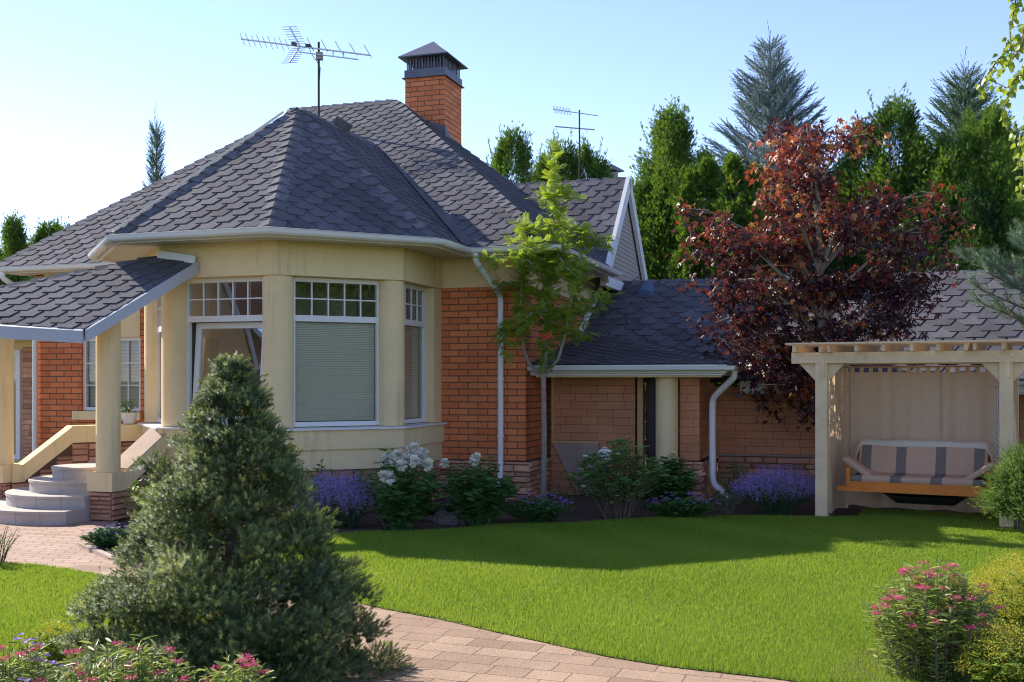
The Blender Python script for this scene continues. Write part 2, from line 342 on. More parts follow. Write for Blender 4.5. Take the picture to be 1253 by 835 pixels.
bed_edge = g2((1050, 633), (1000, 634), (940, 633), (880, 632), (820, 634), (760, 637), (690, 641), (620, 643), (560, 648), (500, 651), (450, 652), (400, 656), (360, 664), (330, 676), (315, 690), (312, 703))
lawn = lawn_edge_path + [Vector((2.9, 5.2)), Vector((3.5, 4.2)), Vector((11, 4)), Vector((11, 11.0)), Vector((7.5, 11.9)), Vector((6.3, 13.2)), Vector((4.6, 13.9))] + bed_edge
left_edge = g2((-130, 672), (-60, 682), (0, 690), (50, 693), (80, 697), (120, 704), (150, 712), (190, 723), (240, 738))
lawn_l = left_edge + [Vector((-2.2, 7.0)), Vector((-2.9, 6.2)), Vector((-4.4, 5.9)), Vector((-9, 6)), Vector((-9, 10.5))]
sheet('flower_bed', [(-4.7, 10.9), (-3.4, 9.5), (-2.5, 8.9), (0, 8.5), (9, 10), (11, 13), (11, 17), (-4.7, 17)], -0.012, M['soil'])
sheet('flower_bed', [(-4.2, 7.2), (-1.9, 7.35), (-1.15, 6.6), (-0.95, 5.9), (-0.75, 3), (-6, 3), (-5.5, 6.2)], 0.004, M['soil'])
sheet('flower_bed', [(1.75, 5.2), (1.75, 6.0), (2.1, 6.6), (2.7, 7.2), (3.6, 7.6), (6, 7.8), (6, 4), (2, 4)], 0.004, M['soil'])
sheet('lawn', lawn, 0.0, M['lawn']); sheet('lawn', lawn_l, 0.0, M['lawn'])
path_far = g2((110, 650), (95, 668), (150, 690), (230, 703), (312, 711))
sheet('path', left_edge[2:] + [Vector((-1.9, 7.35)), Vector((-1.15, 6.6)), Vector((-0.95, 5.9)), Vector((-0.75, 3)), Vector((3.5, 3)), Vector((3.5, 4.2)), Vector((2.9, 5.2))] + lawn_edge_path[::-1] + [Vector((-2.6, 9.15)), Vector((-3.0, 9.4)), Vector((-3.6, 9.85))], -0.004, M['pave'])
sheet('courtyard', [(-9, 10.6)] + [tuple(p) for p in left_edge[:7]] + [(-3.55, 9.75), (-4.42, 10.9), (-4.6, 12.3), (-4.9, 13.3), (-7, 14.2), (-12, 15), (-12, 11)], -0.008, M['pave2'])
def kerb(path, label=None):
    b = MB(); pts = [Vector((p[0], p[1], 0)) for p in path]
    for p, q in zip(pts, pts[1:]):
        n = max(1, round((q - p).length / 0.45)); d = (q - p) / n
        for i in range(n):
            y = UP.cross(d).normalized(); b.box(p + d * (i + .5) + UP * 0.005, d.normalized(), y, UP, d.length - .008, .06, .05)
    o = b.build('kerb', M['kerb']); o['kind'] = 'structure'; return o
kerb([(-1.9, 7.35), (-1.15, 6.6), (-0.95, 5.9), (-0.85, 4.6)])
kerb([(-4.42, 10.9), (-3.55, 9.75), (-3.0, 9.4)])
# ------------------------------------------------------------------ roof shingles
def clip2(poly, hull):
    out = poly
    for i in range(len(hull)):
        (ax, ay), (bx, by) = hull[i], hull[(i + 1) % len(hull)]; inp, out = out, []
        if not inp: return []
        side = lambda p: (bx - ax) * (p[1] - ay) - (by - ay) * (p[0] - ax)
        for j in range(len(inp)):
            p, q = inp[j], inp[(j + 1) % len(inp)]; sp, sq = side(p), side(q)
            if sp >= 0: out.append(p)
            if (sp >= 0) != (sq >= 0):
                t = sp / (sp - sq); out.append((p[0] + (q[0] - p[0]) * t, p[1] + (q[1] - p[1]) * t))
    return out
def shingles(b, pts, w=0.30, h=0.150, t=0.020, base=True):
    pts = [Vector(p) for p in pts]; n = (pts[1] - pts[0]).cross(pts[2] - pts[0])
    for i in range(1, len(pts) - 1):
        c = (pts[i] - pts[0]).cross(pts[i + 1] - pts[0])
        if c.length > n.length: n = c
    n.normalize()
    if n.z < 0: n = -n; pts = pts[::-1]
    ax = UP.cross(n).normalized(); ay = n.cross(ax); o = pts[0]
    hull = [((p - o).dot(ax), (p - o).dot(ay)) for p in pts]
    if base: b.poly([p - n * 0.004 for p in pts], 0.4); b.poly([p - n * 0.05 for p in pts][::-1], 0.4)
    y0 = min(p[1] for p in hull); y1 = max(p[1] for p in hull); x0 = min(p[0] for p in hull); x1 = max(p[0] for p in hull)
    i = -2; jx = random.random() * w
    while y0 + i * h < y1:
        yb = y0 + i * h; k = 0; xs = x0 - w - jx + (w / 2 if i % 2 else 0)
        while xs + k * w < x1 + w:
            cx = xs + k * w; k += 1; e = random.uniform(-.003, .003)
            tab = [(cx - .27 * w, yb + e), (cx + .27 * w, yb + e), (cx + .49 * w, yb + h), (cx + .49 * w, yb + 2.1 * h), (cx - .49 * w, yb + 2.1 * h), (cx - .49 * w, yb + h)]
            cl = clip2(tab, hull)
            if len(cl) < 3: continue
            th = t * random.uniform(.9, 1.1); tn = random.random()
            hh = lambda p: th * max(0.0, 1 - (p[1] - yb) / (2.1 * h))
            b.poly([o + ax * p[0] + ay * p[1] + n * hh(p) for p in cl], tn)
            for p, q in zip(cl, cl[1:] + cl[:1]):
                if max(p[1], q[1]) <= yb + h + 1e-4 and (q[0] > p[0] + 1e-5):
                    b.poly([o + ax * s[0] + ay * s[1] + n * z for s, z in ((p, -0.002), (q, -0.002), (q, hh(q)), (p, hh(p)))], 0.0)  # darkest tint on tab edges: their shade line put into the colour
        i += 1
def caps(b, p0, p1, na, nb, w=0.15, L=0.26, lift=0.02):
    """cap shingles from the low end p0 to the high end p1, folded over the two slopes with normals na, nb"""
    p0, p1 = Vector(p0), Vector(p1); d = p1 - p0; n = max(1, int(d.length / (L * .8))); d.normalize(); st = (p1 - p0).length / n
    sa = d.cross(na).normalized(); sb = d.cross(nb).normalized()
    if sa.dot(nb) > 0: sa = -sa
    if sb.dot(na) > 0: sb = -sb
    up = (na + nb).normalized()
    for i in range(n):
        q = p0 + d * st * i; r = q + d * (st + (.05 if i < n - 1 else 0)); tn = random.random()
        A = [q + sa * w + up * lift * .9, q + up * (lift + .02), q + sb * w + up * lift * .9]; Bq = [r + sa * w + up * .006, r + up * .012, r + sb * w + up * .006]
        b.poly([A[0], A[1], Bq[1], Bq[0]], tn); b.poly([A[1], A[2], Bq[2], Bq[1]], tn)
        for k in (0, 1): b.poly([A[k] - up * .02, A[k + 1] - up * .02, A[k + 1], A[k]], tn * .5)
def nrm(a, c, d):
    n = (Vector(c) - Vector(a)).cross(Vector(d) - Vector(a)).normalized(); return n if n.z > 0 else -n
def gutter(parent, path, r=0.062, name='gutter', hangers=True):
    prof = [(r * math.sin(a) + r + .012, -r * math.cos(a)) for a in [R(x) for x in range(-90, 91, 20)]]
    prof += [(2 * r + .02, .012), (2 * r + .006, .012)] + [((r - .006) * math.sin(a) + r + .012, -(r - .006) * math.cos(a)) for a in [R(x) for x in range(90, -91, -20)]] 
    b = MB(); b.sweep(path, prof); g = b.build(name, M['white'], parent, smooth=True)
    if hangers:
        path = [Vector(p) for p in path]
        for p, q in zip(path, path[1:]):
            n = max(1, int((q - p).length / .62)); d = (q - p).normalized(); o = Vector((d.y, -d.x, 0))
            for i in range(n):
                c = p + (q - p) * ((i + .5) / n); hb = MB()
                pr = [((r + .004) * math.sin(a) + r + .012, -(r + .004) * math.cos(a)) for a in [R(x) for x in range(-90, 91, 30)]]
                for (a0, z0), (a1, z1) in zip(pr, pr[1:]):
                    hb.poly([c - d * .014 + o * a0 + UP * z0, c + d * .014 + o * a0 + UP * z0, c + d * .014 + o * a1 + UP * z1, c - d * .014 + o * a1 + UP * z1])
                hb.build('hanger', M['white'], g)
    return g
def stonework(b, path, z0, z1, d=0.03, lo=0.055, hi=0.11, gap=0.006):
    """rough stone courses proud of a wall that runs along path (wall on the left of travel)"""
    path = [Vector(p) for p in path]
    for p, q in zip(path, path[1:]):
        ax = (q - p); L = ax.length; ax.normalize(); o = Vector((ax.y, -ax.x, 0)); z = z0
        while z < z1 - 0.02:
            hh = min(random.uniform(lo, hi), z1 - z)
            if z1 - z - hh < 0.035: hh = z1 - z
            x = 0
            while x < L - 0.01:
                w = min(random.uniform(.14, .5), L - x)
                if L - x - w < .08: w = L - x
                dd = d * random.uniform(.35, 1.2); i = .012
                c = [p + ax * (x + gap / 2), p + ax * (x + w - gap / 2)]
                back = [c[0] + UP * z, c[1] + UP * z, c[1] + UP * (z + hh - gap), c[0] + UP * (z + hh - gap)]
                j = lambda: o * (dd + random.uniform(-.006, .006))
                fr = [back[0] + ax * i + UP * i + j(), back[1] - ax * i + UP * i + j(), back[2] - ax * i - UP * i + j(), back[3] + ax * i - UP * i + j()]
                t = random.random(); b.poly(fr, t)
                for k in range(4): b.poly([back[k], back[(k + 1) % 4], fr[(k + 1) % 4], fr[k]], t)
                x += w
            z += hh
def wallseg(b, p, q, z0, z1, th=0.25):
    p, q = Vector(p), Vector(q); d = (q - p).normalized(); o = Vector((d.y, -d.x, 0)); n = [p, q, q - o * th, p - o * th]
    b.hexa([v * 1 + UP * z0 for v in n], [v + UP * z1 for v in n])
def window(parent, p, q, z0, z1, split=None, grid=(0, 0), blind=True, fr=0.055, lower=None, gl='glass', name='window', inset=0.05, tilt=0, grid_low=None, depth=1.0, blindcol='blind', frame_m='white'):
    """window in a vertical opening from p (left) to q (right), seen from outside; split = transom height; grid = muntins of the upper light"""
    p = Vector(p); q = Vector(q); p.z = q.z = 0; x = (q - p); L = x.length; x.normalize(); o = Vector((x.y, -x.x, 0)); p = p - o * inset; D = .07
    T = lambda a, c, z: p + x * a - o * c + UP * z
    b = MB()
    def bar(a0, a1, za, zb, c0=0, c1=D):
        b.hexa([T(a0, c0, za), T(a1, c0, za), T(a1, c1, za), T(a0, c1, za)], [T(a0, c0, zb), T(a1, c0, zb), T(a1, c1, zb), T(a0, c1, zb)], .5)
    bar(0, fr, z0, z1); bar(L - fr, L, z0, z1); bar(fr, L - fr, z0, z0 + fr); bar(fr, L - fr, z1 - fr, z1)
    regs = [(z0 + fr, z1 - fr, grid)]
    if split: bar(fr, L - fr, split - fr * .7, split + fr * .7); regs = [(z0 + fr, split - fr * .7, grid_low or (0, 0)), (split + fr * .7, z1 - fr, grid)]
    for (za, zb, (gc, gr)) in regs:
        for i in range(1, gc): a = fr + (L - 2 * fr) * i / gc; bar(a - .008, a + .008, za, zb, .008, .032)
        for i in range(1, gr): zc = za + (zb - za) * i / gr; bar(fr, L - fr, zc - .008, zc + .008, .010, .030)
    w = b.build(name, M[frame_m], parent)
    for i, (za, zb, gg) in enumerate(regs):
        if tilt and i == 0: continue
        g = MB(); g.poly([T(fr, .038, za), T(L - fr, .038, za), T(L - fr, .038, zb), T(fr, .038, zb)]); g.build('pane', M[gl], w)
    if tilt:                                    # a sash leaning into the room
        za, zb = regs[0][:2]; s = MB(); ct, st = math.cos(tilt), math.sin(tilt); f2 = .075
        S = lambda a, c, z: p + x * a - o * (.02 + c * ct + (z) * st) + UP * (za + z * ct - c * st)
        hh = (zb - za)
        for a0, a1, y0, y1 in ((fr + .03, fr + .03 + f2, 0, hh), (L - fr - f2, L - fr, 0, hh), (fr + .03 + f2, L - fr - f2, 0, f2), (fr + .03 + f2, L - fr - f2, hh - f2, hh)):
            s.hexa([S(a0, 0, y0), S(a1, 0, y0), S(a1, .06, y0), S(a0, .06, y0)], [S(a0, 0, y1), S(a1, 0, y1), S(a1, .06, y1), S(a0, .06, y1)], .5)
        s.build('sash', M[frame_m], w)
        g = MB(); g.poly([S(fr + .1, .03, f2), S(L - fr - f2, .03, f2), S(L - fr - f2, .03, hh - f2), S(fr + .1, .03, hh - f2)]); g.build('pane', M[gl], w)
    if blind:
        za, zb = regs[0][:2]; s = MB(); z = za + .01
        while z < zb - .01:
            s.poly([T(fr, .085, z), T(L - fr, .085, z), T(L - fr, .105, z + .020), T(fr, .105, z + .020)], .5); z += .0225
        s.build('blind', M[blindcol], w)
    rm = MB(); e = .0
    q4 = lambda c, za, zb: [T(e, c, za), T(L - e, c, za), T(L - e, c, zb), T(e, c, zb)]
    rm.poly(q4(depth, z0, z1)); rm.poly([T(0, D, z0), T(L, D, z0), T(L, depth, z0), T(0, depth, z0)]); rm.poly([T(0, D, z1), T(0, depth, z1), T(L, depth, z1), T(L, D, z1)])
    rm.poly([T(0, D, z0), T(0, depth, z0), T(0, depth, z1), T(0, D, z1)]); rm.poly([T(L, D, z0), T(L, D, z1), T(L, depth, z1), T(L, depth, z0)])
    rm.build('reveal', M['interior'], w)
    return w
# ------------------------------------------------------------------ the house
house = thing('house', 'yellow stucco and orange brick house with columned bay, dark hexagon shingle roof and curved steps', 'house', H(-2, 3, 0))
ZE, ZS, ZH, ZL, ZB, ZP = 3.50, 3.44, 3.00, 1.08, 0.66, 0.57     # eave, soffit, header, ledge, base band, plinth
TP = 0.795
al, ar = -7.52, 1.81; bf = -0.57
ridgeR = H(ar - 4.127, bf + 4.127, ZE + 3.28); ridgeL = H(ar - 4.127 - 1.95, bf + 4.127, ZE + 3.28)
eL, eR = H(al, bf, ZE), H(ar, bf, ZE); eLb, eRb = H(al, bf + 8.254, ZE), H(ar, bf + 8.254, ZE)
b = MB(); shingles(b, [eL, eR, ridgeR, ridgeL]); qv = [H(ar, 3.15, ZE), H(-.567, 4.98, ZE + .795 * 2.377), H(-.567, 5.307, ZE + .795 * 2.377)]; shingles(b, [eR, qv[0], qv[1], ridgeR]); shingles(b, [qv[1], qv[2], ridgeR]); shingles(b, [eL, ridgeL, eLb]); b.poly([eRb, eLb, ridgeL, ridgeR])
nF, nR, nL = nrm(eL, eR, ridgeR), nrm(eR, eRb, ridgeR), nrm(eL, ridgeL, eLb)
main_roof = b.build('main_roof', M['shingle'], house)
b = MB(); caps(b, eR, ridgeR, nF, nR); caps(b, eL, ridgeL, nF, nL); caps(b, ridgeL, ridgeR, nF, nrm(eRb, eLb, ridgeL)); caps(b, eRb, ridgeR, nR, nrm(eRb, eLb, ridgeL))
b.build('ridge_cap', M['cap'], main_roof)
# bay roof
RE = 2.78; apex = OC + UP * 5.61
k = [OCT(i, RE, ZE) for i in range(-2, 4)]          # -2,-1 | 0,1,2 | 3
bK = [None, OCT(-1, RE, ZE), OCT(0, RE, ZE), OCT(1, RE, ZE), OCT(2, RE, ZE)]
apb = apex + E2 * 2.95
sideR = H(((bK[4] - O3).dot(E1)), bf, ZE); sideL = bK[1] + E2 * 1.0
aR = (bK[4] - O3).dot(E1)
b = MB()
for i in (1, 2, 3): shingles(b, [bK[i], bK[i + 1], apex])
endR = bK[4] + E2 * 4.2; endL = bK[1] + E2 * 4.2
shingles(b, [bK[4], bK[4] + E2 * 3.6, apb, apex]); shingles(b, [bK[1], apex, apb, bK[1] + E2 * 3.0])
bay_roof = b.build('bay_roof', M['shingle'], house)
nn = [nrm(bK[i], bK[i + 1], apex) for i in (1, 2, 3)]; nCR = nrm(bK[4], bK[4] + E2, apex); nCL = nrm(bK[1], apex, bK[1] + E2)
b = MB(); caps(b, bK[1], apex, nCL, nn[0]); caps(b, bK[2], apex, nn[0], nn[1]); caps(b, bK[3], apex, nn[1], nn[2]); caps(b, bK[4], apex, nn[2], nCR); caps(b, apb, apex, nCR, nCL)
b.build('ridge_cap', M['cap'], bay_roof)
hp0, hp1 = bK[2] + nCL * .0, apex; hs = (nn[0] * .5 + nn[1] * 0); b = MB(); dH = (apex - bK[2]).normalized(); sH = dH.cross(nn[0]).normalized(); sH = sH if sH.dot(E1) < 0 else -sH
b.beam(bK[2] + (nn[0] + nn[0] * 0).normalized() * .055 - E1 * .02, bK[2].lerp(apex, .93) + nn[0] * .055 - E1 * .02, .055, .03, up=nn[0]); b.build('hip_strip', M['strip'], bay_roof)
# valley sheet where the bay roof meets the main slope
def on_main(p):                                     # height of the front slope above a plan point
    return ZE + TP * ((p - O3).dot(E2) - bf)
hv = (apex.z - ZE) / TP + bf; vtop = H((apex - O3).dot(E1), hv, apex.z); vbot = H(aR, bf, ZE)
b = MB(); dv = (vtop - vbot).normalized(); sideM = dv.cross(nF).normalized(); sideM = sideM if sideM.dot(E1) > 0 else -sideM
sideC = dv.cross(nCR).normalized(); sideC = sideC if sideC.dot(nF) > 0 else -sideC
b.poly([vbot + nF * .026 - sideM * .02, vbot + nF * .026 + sideM * .13, vtop + nF * .026 + sideM * .03, vtop + nF * .026 - sideM * .02], .3)
b.poly([vbot + nCR * .034, vtop + nCR * .034, vtop + nCR * .034 + sideC * .02, vbot + nCR * .034 + sideC * .10], .3)
b.build('valley', M['cap'], main_roof)
b = MB(); vp = apex + E2 * 1.3 + nCR * .10 - UP * .02; b.box(vp, E2, sideC, nCR, .20, .20, .13); b.build('roof_vent', M['cap'], bay_roof)
# eave: fascia, soffit, gutter along bay and front wall
eave_path = [H(al, bf, 0), H((bK[1] - O3).dot(E1), bf, 0), bK[1] - UP * ZE, bK[2] - UP * ZE, bK[3] - UP * ZE, bK[4] - UP * ZE, H(aR, bf, 0), H(ar, bf, 0), H(ar, bf + 3.66, 0)]
b = MB(); b.sweep(eave_path, [(-.03, ZE - .11), (.0, ZE - .11), (.0, ZE - .012), (-.03, ZE - .012)]); b.build('fascia', M['white'], house)
b = MB()
for p, q in zip(eave_path, eave_path[1:]):
    d = (q - p).normalized(); o = Vector((d.y, -d.x, 0)); L = (q - p).length; nb_ = int(L / .1)
b.sweep(eave_path, [(-.62, ZS - .018), (-.032, ZS - .018), (-.032, ZS), (-.62, ZS)]); sof = b.build('soffit', M['soffit'], house)
b = MB(); b.sweep([p + UP * 0 for p in eave_path], [(-.001, ZE + .0), (.05, ZE - .005), (.05, ZE - .001), (-.001, ZE + .004)]); b.build('drip_edge', M['white'], house)
gutter(house, [p + UP * (ZE - .035) for p in eave_path])
# bay: header, columns, ledge, base
RH = 2.184; hk = lambda r, z=0: [OCT(-1, r, z) + E2 * 1.42, OCT(-1, r, z), OCT(0, r, z), OCT(1, r, z), OCT(2, r, z), OCT(2, r, z) + E2 * (1.434 + (r - RH) * .3)]
b = MB(); b.sweep(hk(RH), [(-.30, ZH), (0, ZH), (0, ZS - .02), (-.30, ZS - .02)]); b.build('header', M['stucco'], house)
b = MB(); b.sweep(hk(RH + .03), [(-.36, ZL - .012), (.03, ZL - .012), (.03, ZL + .012), (-.36, ZL + .02)]); b.build('ledge', M['white'], house)
b = MB(); b.sweep(hk(RH + .02), [(-.34, ZB + .16), (0, ZB + .16), (0, ZL - .014), (-.34, ZL - .014)]); b.sweep(hk(RH - .015), [(-.30, ZB - .1), (0, ZB - .1), (0, ZB + .158), (-.30, ZB + .158)]); b.build('base_band', M['stucco'], house)
b = MB(); b.sweep(hk(RH - .05), [(-.25, -.1), (0, -.1), (0, ZB - .1), (-.25, ZB - .1)]); bs = b.build('bay_plinth', M['stonegap'], house)
b = MB(); stonework(b, hk(RH - .05), 0, ZB - .105); b.build('stone_course', M['stone'], bs)
RC = 1.95
for i in (-1, 0, 1, 2):
    c = OCT(i, RC, 0); b = MB(); r0 = .19 if i != 2 else .185
    b.lathe(c, [(r0, ZL + .021), (r0, ZH - .002)], 40); b.build('bay_column', M['stucco'], house, smooth=True)
b = MB(); ck = OCT(2, RC, 0); wq = H(-.02, 0, 0)                    # pilaster where the bay meets the wall
pl0 = OCT(2, RH - .03, 0) + E2 * 1.12; wallseg(b, pl0, OCT(2, RH - .03, 0) + E2 * 1.44, ZL + .02, ZH - .002, .22); b.build('pilaster', M['stucco'], house)
def inner(i, j, r=RC, cut=.15):
    p, q = OCT(i, r, 0), OCT(j, r, 0); d = (q - p).normalized(); return p + d * cut, q - d * cut
p, q = inner(0, 1); window(house, p + (p - q) * 0, q, ZL + .03, ZH - .003, split=2.48, grid=(5, 2), blind=False, tilt=R(5), inset=-.04, depth=2.2, gl='glassm')
p, q = inner(1, 2); window(house, p, q, ZL + .03, ZH - .003, split=2.48, grid=(5, 2), inset=-.04, gl='glassr')
p = OCT(2, RC, 0) + E2 * .12; q = OCT(2, RC, 0) + E2 * 1.06; window(house, p, q, ZL + .03, ZH - .003, split=2.48, grid=(4, 2), inset=-.06, gl='glassr', depth=.35)
p, q = inner(-1, 0); window(house, p, p + (q - p) * .42, ZL + .03, ZH - .003, split=2.4, grid=(2, 2), blind=False, inset=-.05, name='side_light', depth=.5)
window(house, p + (q - p) * .44, q, .70, ZH - .003, split=2.4, grid=(3, 2), blind=False, inset=-.05, fr=.08, name='porch_door', depth=.5)
# the front wall line
b = MB(); wallseg(b, H(-7.05, 0, 0), H(-6.27, 0, 0), .0, 2.95); wallseg(b, H(-6.27, 0, 0), H(-5.14, 0, 0), 0, 1.20)
wallseg(b, H(-5.14, 0, 0), H(-3.7, 0, 0), 0, 2.95); b.build('front_wall', M['brick'], house); b = MB(); wallseg(b, H(-.3, 0, 0), H(1.24, 0, 0), ZP, ZH + .01); b.build('front_wall', M['brick'], house)
b = MB(); wallseg(b, H(1.24, 0.001, 0), H(1.24, 6.5, 0), ZP, 3.02); b.build('side_wall', M['brick'], house)
b = MB(); b.sweep([H(-7.0, .0, 0), H(-3.6, 0, 0)], [(-.25, 2.951), (.02, 2.951), (.02, ZS - .02), (-.25, ZS - .02)]); b.build('wall_band', M['stucco'], house); b = MB()
b.sweep([H(-.35, 0, 0), H(1.24, 0, 0), H(1.24, 3.2, 0)], [(-.26, ZH + .011), (.02, ZH + .011), (.02, ZS - .02), (-.26, ZS - .02)])
b.build('wall_band', M['stucco'], house); b = MB()
wallseg(b, H(-6.27, -.015, 0), H(-5.14, -.015, 0), 2.38, 2.949, .2); b.build('wall_band', M['stucco'], house)
b = MB(); wallseg(b, H(-6.95, -.004, 0), H(-6.95, 6, 0), 0, 3.4); b.build('end_wall', M['brick'], house)
window(house, H(-6.27, 0, 0), H(-5.74, 0, 0), 1.205, 2.378, split=None, grid=(2, 3), inset=.04, blindcol='blind', depth=.4)
window(house, H(-5.68, 0, 0), H(-5.14, 0, 0), 1.205, 2.378, split=None, grid=(2, 3), inset=.04, depth=.4)
b = MB(); wallseg(b, H(-5.74, -.01, 0), H(-5.68, -.01, 0), 1.205, 2.378, .15); b.build('mullion', M['white'], house)
b = MB(); wallseg(b, H(-6.40, -.07, 0), H(-5.10, -.07, 0), 1.06, 1.198, .065); b.build('window_sill', M['stucco'], house)
# plinth of the front wall and its corner
b = MB(); wallseg(b, H(-.3, -.05, 0), H(1.27, -.05, 0), -.1, ZP - .002, .28); wallseg(b, H(1.29, -.05, 0), H(1.29, 3.2, 0), -.1, ZP - .002, .3); pw = b.build('wall_plinth', M['stonegap'], house)
b = MB(); stonework(b, [H(-.25, -.05, 0), H(1.29, -.05, 0), H(1.29, 3.1, 0)], 0, ZP - .15); b.build('stone_course', M['stone'], pw); b = MB(); stonework(b, [H(-.25, -.075, 0), H(1.315, -.075, 0), H(1.315, 3.1, 0)], ZP - .15, ZP - .01, .03); b.build('stone_course', M['stone'], pw)
# downpipes
def downpipe(parent, pts, r=.042, name='downpipe'):
    b = MB(); pts = [Vector(p) for p in pts]; sm = [pts[0]]
    for i in range(1, len(pts) - 1):
        a, c, d = pts[i - 1], pts[i], pts[i + 1]; e = min(.09, (c - a).length * .45, (d - c).length * .45)
        p0 = c + (a - c).normalized() * e; p1 = c + (d - c).normalized() * e; sm += [p0, (p0 + p1) * .25 + c * .5, p1]
    sm.append(pts[-1]); b.tube(sm, r, 14); return b.build(name, M['white'], parent, smooth=True)
da = 0.94
dp = downpipe(house, [H(.73, bf - .07, ZE - .09), H(.73, bf - .07, ZE - .19), H(.90, -.09, ZH - .12), H(.90, -.09, .32), H(.90, -.22, .22)])
for z in (.9, 1.7, 2.5): b = MB(); b.lathe(H(.90, -.09, z), [(.05, 0), (.05, .03)], 14); b.beam(H(.90, -.09, z + .015), H(.90, 0, z + .015), .02, .02); b.build('bracket', M['white'], dp)
downpipe(house, [H(-7.25, bf - .07, ZE - .09), H(-7.25, bf - .07, ZE - .18), H(-7.1, -.1, ZE - .5), H(-7.1, -.1, .3)])
# left wing with the white door
side = H(-7.0, 1.5, 0)
b = MB(); wallseg(b, H(-11.2, 1.5, 0), H(-7.05, 1.5, 0), 0, 2.42); lw = b.build('wing_wall', M['stucco'], house)
b = MB(); stonework(b, [H(-8.82, 1.49, 0), H(-8.47, 1.49, 0)], 0, 2.3, .025); b.build('stone_course', M['stone'], lw)
b = MB(); wallseg(b, H(-8.465, 1.42, 0), H(-8.39, 1.42, 0), 0, 2.42, .1); b.build('corner_trim', M['white'], house)
window(house, H(-9.75, 1.47, 0), H(-8.84, 1.47, 0), .25, 2.25, split=1.78, grid=(5, 2), blind=False, fr=.09, inset=-.03, name='wing_door', depth=.2)
b = MB(); shingles(b, [H(-10.5, .9, 2.48), H(-6.96, .9, 2.48), H(-6.96, 2.6, 3.3), H(-10.5, 2.6, 3.3)]); b.build('wing_roof', M['shingle'], house)
b = MB(); b.sweep([H(-10.5, .92, 0), H(-6.97, .92, 0)], [(-.6, 2.40), (0, 2.40), (0, 2.47), (-.6, 2.425)]); b.build('wing_fascia', M['white'], house)
gutter(house, [H(-10.5, .92, 2.45), H(-6.95, .92, 2.45)], .05)
# rear gable wing behind the right-hand slope
ga, gb0, gr = 1.68, 3.15, 1.83; gz0, gz1 = 3.50, 5.39
A0, A1, A2 = H(ga, gb0, gz0), H(ga, gb0 + gr, gz1), H(ga, gb0 + 2 * gr, gz0); B0, B1, B2 = [v - E1 * 5.2 for v in (A0, A1, A2)]
b = MB(); shingles(b, [B0, A0, A1, B1], w=.36, h=.175, t=.022); b.poly([A1, A2, B2, B1]); gw = b.build('gable_roof', M['shingle'], house)
b = MB(); caps(b, B1, A1, nrm(B0, A0, A1), nrm(A1, A2, B2), L=.3); b.build('ridge_cap', M['cap'], gw)
b = MB(); gi = ga - .09
nl = 22
for i in range(nl):
    za = gz0 - .06 + (gz1 - .12 - gz0) * i / nl; zb = gz0 - .06 + (gz1 - .12 - gz0) * (i + 1) / nl
    ha = gr * (1 - max(0, (za - gz0)) / (gz1 - gz0)); hb = gr * (1 - max(0, (zb - gz0)) / (gz1 - gz0)); m0 = gb0 + gr
    b.hexa([H(gi - .1, m0 - ha, za), H(gi + .014, m0 - ha, za), H(gi + .014, m0 + ha, za), H(gi - .1, m0 + ha, za)], [H(gi - .1, m0 - hb, zb), H(gi + .004, m0 - hb, zb), H(gi + .004, m0 + hb, zb), H(gi - .1, m0 + hb, zb)], .5)
b.build('gable_siding', M['siding'], house)
b = MB()
for s in (0, 2):
    e = (A0, A1, A2)[s]; dr = (A1 - e).normalized(); pn = dr.cross(E1).normalized(); pn = pn if pn.z > 0 else -pn
    c0 = e - dr * .08; b.hexa([c0 - pn * .17 - E1 * .05, c0 - pn * .17 + E1 * .02, A1 - pn * .17 + E1 * .02, A1 - pn * .17 - E1 * .05][::1], [c0 + pn * .04 - E1 * .05, c0 + pn * .04 + E1 * .02, A1 + pn * .04 + E1 * .02, A1 + pn * .04 - E1 * .05])
b.hexa([H(gi - .05, gb0 + .1, gz0 - .22), H(gi + .05, gb0 + .1, gz0 - .22), H(gi + .05, gb0 + 2 * gr - .1, gz0 - .22), H(gi - .05, gb0 + 2 * gr - .1, gz0 - .22)], [H(gi - .05, gb0 + .1, gz0 - .05), H(gi + .05, gb0 + .1, gz0 - .05), H(gi + .05, gb0 + 2 * gr - .1, gz0 - .05), H(gi - .05, gb0 + 2 * gr - .1, gz0 - .05)])
b.build('bargeboard', M['white'], house)
gutter(house, [H(ga - 1.9, gb0 - .02, gz0 - .04), H(ga, gb0 - .02, gz0 - .04)], .055)
b = MB(); wallseg(b, H(1.22, 3.3, 0), H(1.22, 6.5, 0), 3.0, 3.6, .2); b.build('gable_wall', M['stucco'], house)
